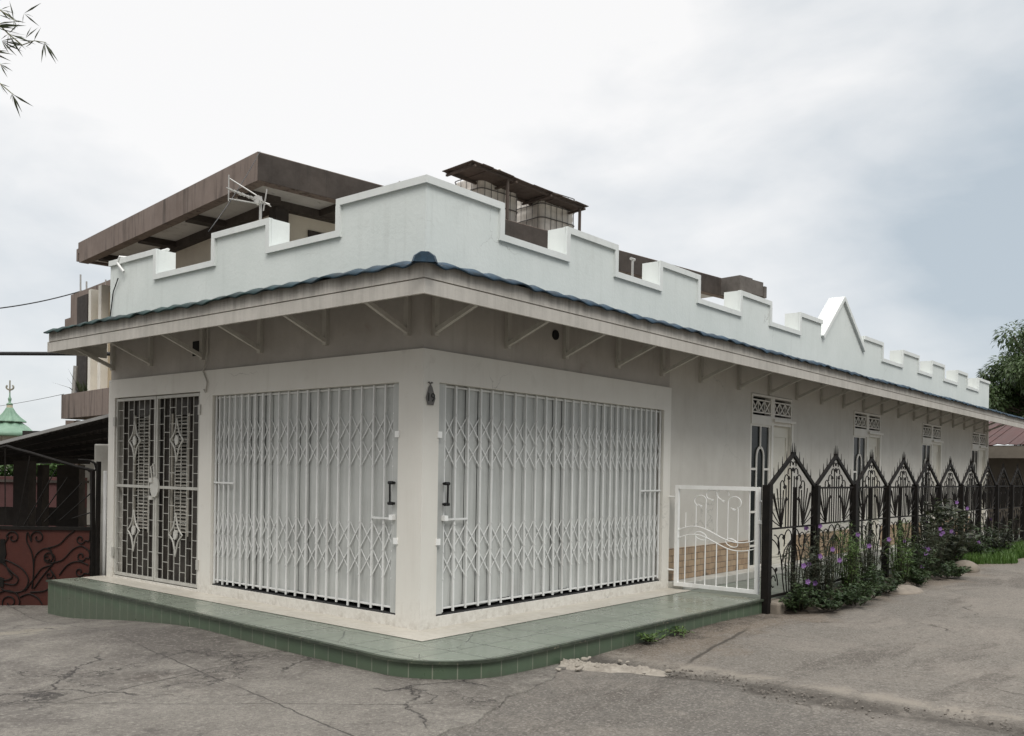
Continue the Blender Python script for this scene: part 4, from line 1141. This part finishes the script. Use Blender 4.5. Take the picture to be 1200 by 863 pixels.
# ------------------------------------------------------------------ beige house with balcony, far left
Q0 = at(83,346,26); Q0.z = 0
TBg = lambda q: Q0+ux*q.x+vx*(q.y)+V((0,0,q.z))
bh = empty('beige_house', TBg(V((3,1,-.6))), 'beige house with brown roof edge, white fins and a brown balcony beyond the carport', 'building')
zt = at(83,346,26).z; zb_ = at(83,385,26).z
b = MB(TBg); b.box(0,-5,zb_+.25,6,.0,zt); b.box(-.12,-5,zb_-.05,6,.1,zb_+.25); b.build('roof_edge', M['brown'], bh)
b = MB(TBg); b.box(.5,-5,-.6,6,-.6,zb_); b.build('wall', M['beige'], bh)
def col_at(b, p0, p1, d, zlo, zhi, th=.35):
    a = at(p0,400,d); c = at(p1,400,d); o = fwd.copy(); o.z = 0; o *= th
    poly = [(a.x,a.y),(c.x,c.y),(c.x+o.x,c.y+o.y),(a.x+o.x,a.y+o.y)]
    b.prism(poly, lambda q: (*q, zlo), lambda q: (*q, zhi))
def on_face(p0, p1, out, th, zlo, ytop, name, m):
    """upright slab on the house's side face, out metres proud of it"""
    O = Q0-ux*out
    a = on_plane(p0, ytop, O, ux); c = on_plane(p1, ytop, O, ux)
    b = MB(); poly = [(a.x,a.y),(c.x,c.y),(c.x+ux.x*th,c.y+ux.y*th),(a.x+ux.x*th,a.y+ux.y*th)]
    b.prism(poly, lambda q: (*q, zlo), lambda q: (*q, a.z)); b.build(name, m, bh)
z_bal = at(95,475,24).z
on_face(90.5, 102.5, .35, .5, z_bal, 349, 'column', M['column'])
on_face(104, 107, .42, .3, z_bal, 340, 'fin', M['fin']); on_face(115.5, 119, .42, .3, z_bal, 335, 'fin', M['fin'])
on_face(102.5, 150, .24, .2, z_bal, 352, 'bay_wall', M['beige'])
c0 = at(72,463,24); z1_ = c0.z; z0_ = at(72,491,24).z
b = MB(); b.prism([(c0.x,c0.y), tuple((V((c0.x,c0.y,0))-vx*3.4)[:2]), tuple((V((c0.x,c0.y,0))-vx*3.4+ux*1.5)[:2]), tuple((V((c0.x,c0.y,0))+ux*1.5)[:2])], lambda q: (*q, z0_), lambda q: (*q, z1_))
b.build('balcony', M['brown'], bh)
b = MB(); b.tube([at(111,470,24.2), at(111,395,24.2)], .0, 3) if False else None
col_at(b, 78, 88, 24.8, -.6, z0_, .3); col_at(b, 90, 93, 24.6, -.6, z0_, .15); b.build('post', M['brown'], bh)
b = MB(); col_at(b, 94, 135, 25.4, -.6, z0_-.35, .3); b.build('ground_floor_wall', M['fin'], bh)
b = MB()
for px in (94.5, 101.5): b.tube([at(px,350,25.6), at(px,322 if px < 98 else 330,25.6)], .025, 5)
b.tube([at(124,338,24), at(124,328,24)], .02, 5)
b.build('roof_rod', M['alu'], bh)
b = MB(); b.tube([at(86.0,462.5,23.9), at(88.5,429,23.9)], .055, 8); tag(b.build('leaning_pole', M['alu']), 'grey pole leaning at the outer corner of the brown balcony', 'pole')
for i, (px, sc_, lab) in enumerate(((96,1.0,'spiky green potted agave on the brown balcony beside the column'),(103.5,.8,'smaller spiky plant beside the big agave on the brown balcony'))):
    b = MB(); rg = random.Random(40+i); o = at(px,462,24.0)
    for k in range(26):
        t = rg.uniform(0,6.28); d = V((math.cos(t), math.sin(t), rg.uniform(.6,2.6))); b.leaf(o-V((0,0,.1)), d, V((0,0,1)), rg.uniform(.45,.85)*sc_, .075, rg.uniform(-.1,.25))
    tag(b.build('agave', M['agave'], recalc=False), lab, 'plant')

# ------------------------------------------------------------------ driveway: red gate, carport, pink wall, pillar
GD = 12.5
gp = lambda x, y, o=0: at(x, y, GD)-fwd*o
rg_ = empty('driveway_gate', gp(50,716), 'red sheet metal driveway gate with black iron scrolls and rails above', 'gate')
b = MB()
def gpanel(b, pts, t0, t1): b.prism(pts, lambda q: gp(*q, t0), lambda q: gp(*q, t1))
gpanel(b, [(-75,619),(107,620.5),(107,713),(-75,713)], -.012, .0)
b.build('red_panel', M['red_sheet'], rg_)
b = MB()
b.beam(gp(-78,617.5), gp(110,620), .05, .045); b.beam(gp(-78,715), gp(44,714.5), .05, .05); b.beam(gp(108.5,552), gp(108.5,712), .05, .05); b.beam(gp(-78,520), gp(-78,716), .05, .05)
# arched top rail and diagonal rods
b.tube([gp(x,y) for x,y in ((110,552),(90,547),(59,538),(36,531),(18,526.5),(8,523),(0,525),(-20,532),(-78,548))], .022, 6)
for (x0,y0,x1,y1) in ((66,550,28,616),(79,560,42,614),(96,566,52,612),(109,576,70,610),(35,534,20,616),(6,524,6,616),(109,600,84,608)): b.tube([gp(x0,y0),gp(x1,y1)], .008, 4)
b.tube([gp(x,y) for x,y in ((92,539),(104,539.5),(111,543),(113,550),(108,554),(104,552))], .016, 6)
b.build('gate_rail', M['black_iron'], rg_)
b = MB()
def scr(pts, r=.0085):
    P = []
    pts = [V((x,y,0)) for x,y in pts]
    for k in range(len(pts)-1):         # catmull-rom
        p0, p1, p2, p3 = pts[max(k-1,0)], pts[k], pts[k+1], pts[min(k+2,len(pts)-1)]
        for t in [j/5 for j in range(5)]:
            P.append(.5*((2*p1)+(p2-p0)*t+(2*p0-5*p1+4*p2-p3)*t*t+(3*p1-p0-3*p2+p3)*t**3))
    P.append(pts[-1]); b.tube([gp(q.x,q.y,.014) for q in P], r, 5)
def spiral(cx, cy, r, a0, turns, n=9):
    return [(cx+r*(1-.8*k/n)*math.cos(a0+turns*2*math.pi*k/n), cy+r*(1-.8*k/n)*math.sin(a0+turns*2*math.pi*k/n)) for k in range(n+1)]
scr([(38,690),(40,668),(38,648),(32,634),(33,624)]+spiral(45,630,9,2.6,1.2))
scr([(4,640),(10,630)]+spiral(16,630,8,3.3,1.2))
scr([(4,655),(16,660),(28,668),(34,680),(28,692),(14,694),(2,690)]); scr([(4,660),(14,670),(22,678),(18,685),(6,684)]); scr([(5,655),(10,668),(15,676),(8,680),(2,678)])
scr([(30,692),(42,676),(50,666),(62,662)]+spiral(57,654,9,1.2,-1.1)); scr([(40,668),(42,652),(52,643),(60,645)]+spiral(56,654,7,-.8,1.0))
scr([(55,643),(70,638),(80,628),(88,622)]); scr([(60,660),(74,656),(86,644),(96,640),(104,645),(106,652)]); scr([(70,674),(80,662),(92,658),(104,662)])
for (cx, cy) in ((95,632),(96,652),(94,670)): scr([(106,cy-8),(105,cy+2)]+spiral(cx,cy,6,.3,1.1))
scr([(40,690),(50,676),(60,664)]); scr([(36,694),(54,692),(66,680),(60,668)]+spiral(58,674,5,-1,1.1))
scr(spiral(12,706,12,-.2,1.5,14)); scr([(24,706),(20,696),(8,692),(-4,697)])
scr([(24,700),(34,696),(44,700),(50,708)])
for sx in (-1,):
    scr([(-30,690),(-32,668),(-30,648),(-24,634),(-25,624)]+spiral(-37,630,9,.5,-1.2)); scr([(4,655),(-8,660),(-20,668),(-26,680),(-20,692),(-6,694)])
b.build('scroll', M['black_iron'], rg_)
b = MB(); gpanel(b, [(1,632),(6,632),(8,650),(5,660),(0,660)], .0, .02); gpanel(b, [(0,676),(5,678),(5,688),(0,688)], 0, .02); b.build('boss', M['black_iron'], rg_)
b = MB(); q = gp(113.5,700); b.prism([(q.x-.024,q.y-.024),(q.x+.024,q.y-.024),(q.x+.024,q.y+.024),(q.x-.024,q.y+.024)], lambda a: (*a,-.55), lambda a: (*a, gp(113,541).z))
tag(b.build('gate_post', M['black_iron']), 'black square steel gate post against the shop end wall', 'post')
b = MB(); q = gp(117.5,700)+fwd*.1; b.tube([(q.x,q.y,-.5),(q.x,q.y,gp(118,552).z)], .025, 8); q2 = gp(108.5,700)+fwd*.14
tag(b.build('drain_pipe', M['pvc'], smooth=True), 'thin white drain pipe beside the black gate post', 'pipe')
b = MB(); 
o = at(109,600,12.95); o2 = at(131,600,12.95)
b.prism([(o.x,o.y),(o2.x,o2.y),(o2.x+.25,o2.y+.2),(o.x+.25,o.y+.2)], lambda a: (*a,-.6), lambda a: (*a, at(109,520.5,12.95).z))
tag(b.build('end_pillar', M['pillar'], bevel=.02), 'stained white masonry pillar at the end of the shop wall', 'pillar')
# carport
cp = empty('carport', at(40,600,16)*1.0-V((0,0,at(40,600,16).z+.5)), 'dark low carport roof sloping over the driveway behind the red gate', 'carport')
f0, f1 = at(-70,537.5,13.6), at(134,486,13.6); bk0, bk1 = at(-70,545,19.5), at(134,536,19.5)
b = MB(); n = 80; F_ = []; K_ = []
for i in range(n+1):
    t = i/n; w_ = V((0,0,.012*math.sin(i*1.9))); F_.append(f0.lerp(f1,t)+w_); K_.append(bk0.lerp(bk1,t)+w_)
for i in range(n): b.quad(F_[i],F_[i+1],K_[i+1],K_[i])
so = b.build('roof_sheet', M['carport'], cp); md = so.modifiers.new('t','SOLIDIFY'); md.thickness = .015
b = MB(); b.beam(f0+V((0,0,.0))-fwd*.03, f1-fwd*.03, .03, .045); b.build('edge_flashing', M['carport_edge'], cp)
b = MB()
for k in range(5):
    t = (k+.5)/5; b.beam(f0.lerp(bk0,t)-V((0,0,.05)), f1.lerp(bk1,t)-V((0,0,.05)), .05, .08)
b.build('purlin', M['carport'], cp)
for (x0,x1,d,ytop) in ((15,33,15.5,540),(43,49,16.5,545),(66,92,17.2,545)):
    b = MB(); a = at(x0,600,d); c = at(x1,600,d); o = fwd*.25
    b.prism([(a.x,a.y),(c.x,c.y),(c.x+o.x,c.y+o.y),(a.x+o.x,a.y+o.y)], lambda q: (*q,-.6), lambda q: (*q, at(x0,ytop,d).z))
    b.build('post', M['column'], cp)
b = MB(); b.beam(at(-70,536,14.5), at(104,541,17.5), .08, .10); b.build('cross_beam', M['carport'], cp)
b = MB(); b.beam(at(-80,604,17.5), at(100,606,17.5), .12, .35); b.build('low_rail', M['column'], cp)
b = MB(); gpn = [at(26,536,24)+V((0,0,0)), at(54,536,24)]
a, c = at(26,520,24), at(62,520,24); o = fwd*4
b.prism([(a.x,a.y),(c.x,c.y),(c.x+o.x,c.y+o.y),(a.x+o.x,a.y+o.y)], lambda q: (*q, -.6), lambda q: (*q, at(30,505,24).z))
tag(b.build('dark_shed', M['carport']), 'dark flat topped shed behind the carport roof', 'shed')
pw = empty('boundary_wall', at(20,600,27)-V((0,0,at(20,600,27).z+.6)), 'dull pink boundary wall beyond the carport posts', 'wall')
b = MB(); a, c = at(-90,600,22), at(95,600,22); o = fwd*.3
b.prism([(a.x,a.y),(c.x,c.y),(c.x+o.x,c.y+o.y),(a.x+o.x,a.y+o.y)], lambda q: (*q,-.6), lambda q: (*q, at(0,558.5,22).z)); b.build('wall_face', M['pink'], pw)
b = MB(); a, c = at(-90,600,21.95), at(95,600,21.95); o = fwd*.4
b.prism([(a.x,a.y),(c.x,c.y),(c.x+o.x,c.y+o.y),(a.x+o.x,a.y+o.y)], lambda q: (*q,at(0,565,22).z), lambda q: (*q, at(0,562,22).z)); b.build('wall_band', M['brown_dark'], pw)
b = MB(); rg = random.Random(9)
for k in range(2600):
    px = rg.uniform(-90,80); o = at(px, rg.uniform(546,566), 23+rg.random()*.8); b.leaf(o, rnd_dir(rg), V((0,0,1)), .16, .09)
a, c = at(-90,600,23.4), at(80,600,23.4); o = fwd*.3
tag(b.build('hedge', M['hedge'], recalc=False), 'strip of green hedge showing above the pink wall', 'hedge', kind='stuff')

# mosque dome far left
mo = empty('mosque', V((at(11,500,60).x, at(11,500,60).y, -.6)), 'distant green domed mosque roof with a brass finial', 'mosque')
mc = V((at(11,500,60).x, at(11,500,60).y, 0))
zz = lambda y: at(11,y,60).z
S_ = 60/F_PX
b = MB(); b.lathe(mc, [(20*S_,zz(512)),(32*S_,zz(511)),(26*S_,zz(506)),(20*S_,zz(500)),(15*S_,zz(496.5)),(12*S_,zz(494))], 28); b.build('lower_roof', M['dome'], mo, smooth=True)
b = MB(); b.lathe(mc, [(17*S_,zz(494.8)),(16.2*S_,zz(493.5)),(11*S_,zz(489)),(7*S_,zz(484)),(4.6*S_,zz(480)),(3.6*S_,zz(478))], 60, wave=lambda t, z: .10*math.cos(10*t)*(1 if z < zz(484) else .6)); b.build('flared_dome', M['dome'], mo, smooth=True)
b = MB(); b.lathe(mc, [(3.4*S_,zz(479)),(3.2*S_,zz(475))], 16); b.build('neck', M['dome_trim'], mo)
b = MB(); b.lathe(mc, [(2.5*S_,zz(475.5)),(3.6*S_,zz(474.5)),(3.2*S_,zz(473)),(1.2*S_,zz(472)),(1.8*S_,zz(469)),(2.1*S_,zz(467.5)),(1.2*S_,zz(466)),(.8*S_,zz(464)),(.5*S_,zz(447))], 12); b.build('finial', M['dome'], mo, smooth=True)
b = MB(); 
b.tube([mc+rgt*(4.2*S_*math.cos(t))+V((0,0,zz(454)+3.0*S_*math.sin(t))) for t in [math.pi*.75+math.pi*1.5*j/16 for j in range(17)]], .06, 5); b.tube([mc+V((0,0,zz(460))), mc+V((0,0,zz(446)))], .05, 5); b.build('crescent', M['gold'], mo)
b = MB(); b.lathe(mc, [(22*S_,-.6),(22*S_,zz(512))], 8); b.build('drum_wall', M['pillar'], mo)

# ------------------------------------------------------------------ right end: red roofed house and tree
rh = empty('red_roof_house', (27.5,1,-.3), 'low house with a rusty red corrugated roof beyond the far end of the shop', 'building')
xe = 25.2
b = MB(); n = 60; R0 = []; R1 = []
ya, yb_ = -.9, 6.0
ze = at(1162,523,28.3).z+.05
for i in range(n+1):
    y = ya+(yb_-ya)*i/n; w_ = .02*math.sin(i*1.9); R0.append((xe, y, ze+w_)); R1.append((xe+4.5, y, ze+.95+w_))
for i in range(n): b.quad(R0[i],R0[i+1],R1[i+1],R1[i])
so = b.build('roof', M['red_roof'], rh); md = so.modifiers.new('t','SOLIDIFY'); md.thickness = .02
b = MB(); b.box(xe+.02,ya,ze-.42,xe+.10,yb_,ze-.05); b.prism([(xe+.1,ze-.42),(xe+4.4,ze-.42),(xe+4.4,ze+.85),(xe+.1,ze-.06)], lambda q: (q[0],ya+.05,q[1]), lambda q: (q[0],ya+.12,q[1])); b.build('fascia', M['olive_wall'], rh)
b = MB(); b.box(xe+.9,-.4,-.3,xe+5,6,ze); b.build('wall', M['olive_wall'], rh)
b = MB(); b.box(xe+.85,1.7,-.3,xe+.9,2.6,1.9); b.build('door', M['column'], rh)
b = MB(); b.box(24.6,-1.05,-.3,25.0,-.85,1.9); b.box(xe+1.0,-2.9,-.3,xe+1.3,-.42,2.45); b.build('side_wall', M['brickred'], rh)
b = MB()
b.quad((xe+.2,-3.6,2.75),(xe+.2,-.95,2.75),(xe+2.6,-.95,3.3),(xe+2.6,-3.6,3.3)); so = b.build('lean_to_roof', M['red_roof'], rh); md = so.modifiers.new('t','SOLIDIFY'); md.thickness = .04

def tree(base, trunk_h, crown, n_cl, leaves, seed, label, leafL=.28):
    root = empty('mango_tree', base, label, 'tree'); rg = random.Random(seed)
    tb = MB(); lb = MB(); base = V(base); top = base+V((0,0,trunk_h))
    tb.tube([base, base+V((.1,.05,trunk_h*.5)), top], .28, 8, r2=.18)
    cc_, R3 = crown
    for k in range(n_cl):
        while True:
            d = V((rg.uniform(-1,1), rg.uniform(-1,1), rg.uniform(-1,1)))
            if .25 < d.length < 1: break
        c = V(cc_)+V((d.x*R3[0], d.y*R3[1], d.z*R3[2]))
        tb.tube([top, top.lerp(c,.5)+V((0,0,.3)), c], .07, 5, r2=.02)
        cr_ = rg.uniform(.45,.95)
        for j in range(leaves):
            e = V((rg.gauss(0,1), rg.gauss(0,1), rg.gauss(0,1))).normalized()*cr_*rg.random()**.35
            e.z *= .75
            d2 = (e.normalized()+V((rg.uniform(-.6,.6), rg.uniform(-.6,.6), -.35-rg.random()*.6))).normalized()
            l = leafL*rg.uniform(.6,1.3)
            lb.leaf(c+e, d2, e+V((0,0,.6)), l, l*.36, .2)
    tb.build('trunk', M['bark'], root, smooth=True); lb.build('crown', M['tree_leaf'], root, recalc=False)
tree((45.5,1.6,-.5), 4.0, ((45.7,1.2,6.4),(3.6,4.3,3.7)), 140, 330, 4, 'leafy green tree rising behind the red roofed house')

# bamboo spray, top left: a culm outside the frame on the left carries twigs into it
bb = empty('bamboo', (-4.6,3.6,-.3), 'bamboo with thin arching twigs and narrow leaves against the bright sky', 'bamboo')
BD = 8.0
def bez(a, c, e, n=16): return [a.lerp(c, k/n).lerp(c.lerp(e, k/n), k/n) for k in range(n+1)]
culm_tip = at(-120,0,BD)
culms = [bez(V((-4.6,3.6,-.3)), V((-4.75,3.75,6.4)), culm_tip)]
for (x, y, dx, dy, h) in ((-4.8,3.5,-1.4,-.3,6.6),(-4.75,3.8,-.9,1.0,7.0),(-4.95,3.65,-1.8,.6,6.0)):
    culms.append(bez(V((x,y,-.3)), V((x-.1,y+.05,h*.95)), V((x+dx,y+dy,h))))
for cpts in culms:
    b = MB(); b.tube(cpts, .034, 8, r2=.008); b.build('culm', M['bamboo'], bb, smooth=True)
tw = MB(); lf = MB(); rg = random.Random(12)
def px(x, y, d=BD): return at(x, y, d)
def twig(pts, leaves):
    P = [px(*q) for q in pts]; tw.tube(P, .006, 4, r2=.003)
    for (i, t, dx, dy, L) in leaves:
        o = P[i].lerp(P[min(i+1,len(P)-1)], t); e = o+(px(600+dx,500+dy)-px(600,500)).normalized()*1.0
        lf.leaf(o, (e-o)+fwd*rg.uniform(-.25,.25), V((rg.uniform(-.6,.6),rg.uniform(-.6,.6),.8)), L*BD/F_PX, .01, .08)
S0 = [(-160,-40),(-90,-10)]
def main(pts): 
    P = [culm_tip]+[px(*q) for q in pts]; tw.tube(P, .009, 5, r2=.003)
main([(-50,5),(0,12),(17,24),(22,26)]); main([(-60,20),(0,30),(10,40),(26,53),(40,48),(54,50)]); main([(-70,60),(-20,70),(0,75)]); main([(-70,80),(-10,95),(0,98),(13,109),(16,111)])
def spray(x, y, angs, d=BD):
    for a, L in angs:
        o = px(x, y); e = px(x+L*math.cos(rad(a)), y+L*math.sin(rad(a)))
        dv = (e-o); l = dv.length; dv.normalize()
        lf.leaf(o, dv+fwd*rg.uniform(-.2,.2), fwd*-1+V((rg.uniform(-.9,.9),rg.uniform(-.9,.9),rg.uniform(-.6,.6))), l, l*.085, .06)
spray(52,50,((100,24),(80,20),(62,27),(52,30),(95,14),(30,8))); spray(40,48,((175,16),(150,14),(-60,18),(-75,12),(20,14)))
spray(14,110,((85,12),(75,28),(62,24),(32,30),(100,8))); spray(16,24,((200,20),(60,12),(80,14),(15,16),(-100,24),(235,14)))
spray(28,16,((-35,24),(40,22),(20,14),(100,12))); spray(0,12,((30,22),(10,18),(45,16),(-20,14)))
spray(10,40,((60,30),(40,26),(20,34),(0,24),(100,18),(-50,18),(150,12))); spray(26,53,((20,14),(190,20),(170,24),(200,18),(130,10)))
spray(2,48,((45,26),(60,18),(10,24),(-10,20),(30,30))); spray(0,75,((30,18),(0,14),(60,20),(45,14))); spray(0,98,((55,18),(70,14),(20,12)))
spray(-10,30,((0,40),(10,30),(-15,34),(20,36))); spray(-12,60,((10,30),(25,26),(0,22))); spray(30,45,((-70,16),(-50,20),(200,14)))
rg = random.Random(15)
for cpts in culms:                                  # leafy side twigs on the upper half of every culm, all outside the picture
    for k in range(70):
        t = rg.uniform(.45, 1)*15.9; i = int(t); o = cpts[i].lerp(cpts[i+1], t-i)
        e = o+V((rg.uniform(-.7,.3), rg.uniform(-.5,.5), rg.uniform(-.35,.25)))
        q = e-CAM; pxl = 600+F_PX*q.dot(CX_)/q.dot(fwd)
        if pxl > -45 or q.dot(fwd) < 2: continue
        tw.tube([o, o.lerp(e,.5)+V((0,0,.05)), e], .004, 4, r2=.002)
        for m in range(9):
            p_ = o.lerp(e, rg.uniform(.3,1)); lf.leaf(p_, V((rg.uniform(-1,1),rg.uniform(-1,1),rg.uniform(-1.2,.2))), V((rg.uniform(-.5,.5),rg.uniform(-.5,.5),1)), rg.uniform(.10,.2), .016, .1)
tw.build('twig', M['bamboo'], bb); lf.build('leaves', M['bamboo_leaf'], bb, recalc=False)

# ------------------------------------------------------------------ world, sun, camera
w = bpy.data.worlds.new('World'); SC.world = w; w.use_nodes = True
nt = w.node_tree; n = N(nt); bg = nt.nodes['Background']
SUN_EL, SUN_AZ = rad(52), math.atan2(-.80,-.60)      # the sun stands high behind the viewer, softened by cloud
sdir = V((math.cos(SUN_EL)*math.cos(SUN_AZ), math.cos(SUN_EL)*math.sin(SUN_AZ), math.sin(SUN_EL)))
sky = n('ShaderNodeTexSky', sky_type='NISHITA', sun_disc=False, sun_elevation=SUN_EL, sun_rotation=math.pi/2-SUN_AZ)
tc = n('ShaderNodeTexCoord').outputs['Generated']
def dot(vec, v):
    return n('ShaderNodeVectorMath', {0: vec, 1: v}, operation='DOT_PRODUCT').outputs['Value']
side = dot(tc, tuple(rgt)); upz = dot(tc, (0,0,1))
cl = n.noise(n('ShaderNodeMapping', {'Vector': tc, 'Scale': (1,1,1.7)}).outputs[0], 2.3, 7, .52, .35)
cl2 = n.noise(n('ShaderNodeMapping', {'Vector': tc, 'Scale': (1,1,2.4), 'Location': (3,1,2)}).outputs[0], 5.5, 6, .5, .3)
# heavier blue-grey cloud to the right and a lighter band near the horizon
g = n.math('ADD', n.ramp(side, -.08, .50, 0, .80), n.math('MULTIPLY', n.math('SUBTRACT', cl, .5), 2.0))
g = n.math('ADD', g, n.math('MULTIPLY', n.math('SUBTRACT', cl2, .5), .95))
g = n.math('ADD', g, n.ramp(upz, .30, .50, 0, -.35))
g = n.math('ADD', g, n.math('MULTIPLY', n.ramp(upz, .40, .17, 0, .42), n.ramp(side, .25, -.1)))
g = n.math('ADD', g, n.math('MULTIPLY', n.ramp(upz, .17, .03, 0, -.35), n.ramp(side, .1, .4)))
g = n.math('MINIMUM', n.math('MAXIMUM', g, 0.), 1.)
cloud = n.mix(g, (10.4,10.3,10.2), (5.4,6.1,6.7))
zen = n.ramp(upz, .5, .95, 1.0, 2.6)
# added dimming of the unseen low sky behind the viewer deepens shade under the eave
back = n.math('MULTIPLY', n.ramp(dot(tc, tuple(fwd)), -.05, -.45), n.ramp(upz, .62, .30))
zen = n.math('MULTIPLY', zen, n.math('SUBTRACT', 1., n.math('MULTIPLY', back, .72)))
cloud = n('ShaderNodeVectorMath', {0: cloud}, operation='SCALE'); n.link(zen, cloud.inputs['Scale'])
skyc = n.mix(.90, sky.outputs[0], cloud.outputs[0])
n.link(skyc, bg.inputs['Color']); bg.inputs['Strength'].default_value = .1
ld = bpy.data.lights.new('sun', 'SUN'); ld.energy = 1.7; ld.angle = rad(24); ld.color = (1,.965,.91)
lo = bpy.data.objects.new('sun', ld); COL.objects.link(lo); lo.rotation_euler = sdir.to_track_quat('Z','Y').to_euler(); lo.location = (0,0,30)

cd = bpy.data.cameras.new('camera'); cam = bpy.data.objects.new('camera', cd); COL.objects.link(cam)
cd.sensor_width = 36; cd.lens = F_PX/1200*36; cd.shift_y = 127.06/1200; cd.clip_end = 3000; cd.clip_start = .05
mt = Matrix((CX_, -CY_, -fwd)).transposed().to_4x4(); mt.translation = CAM; cam.matrix_world = mt
SC.camera = cam
vs = SC.view_settings; vs.view_transform = 'Standard'; vs.look = 'None'; vs.exposure = 0; vs.gamma = 1
SC.render.engine = 'CYCLES'
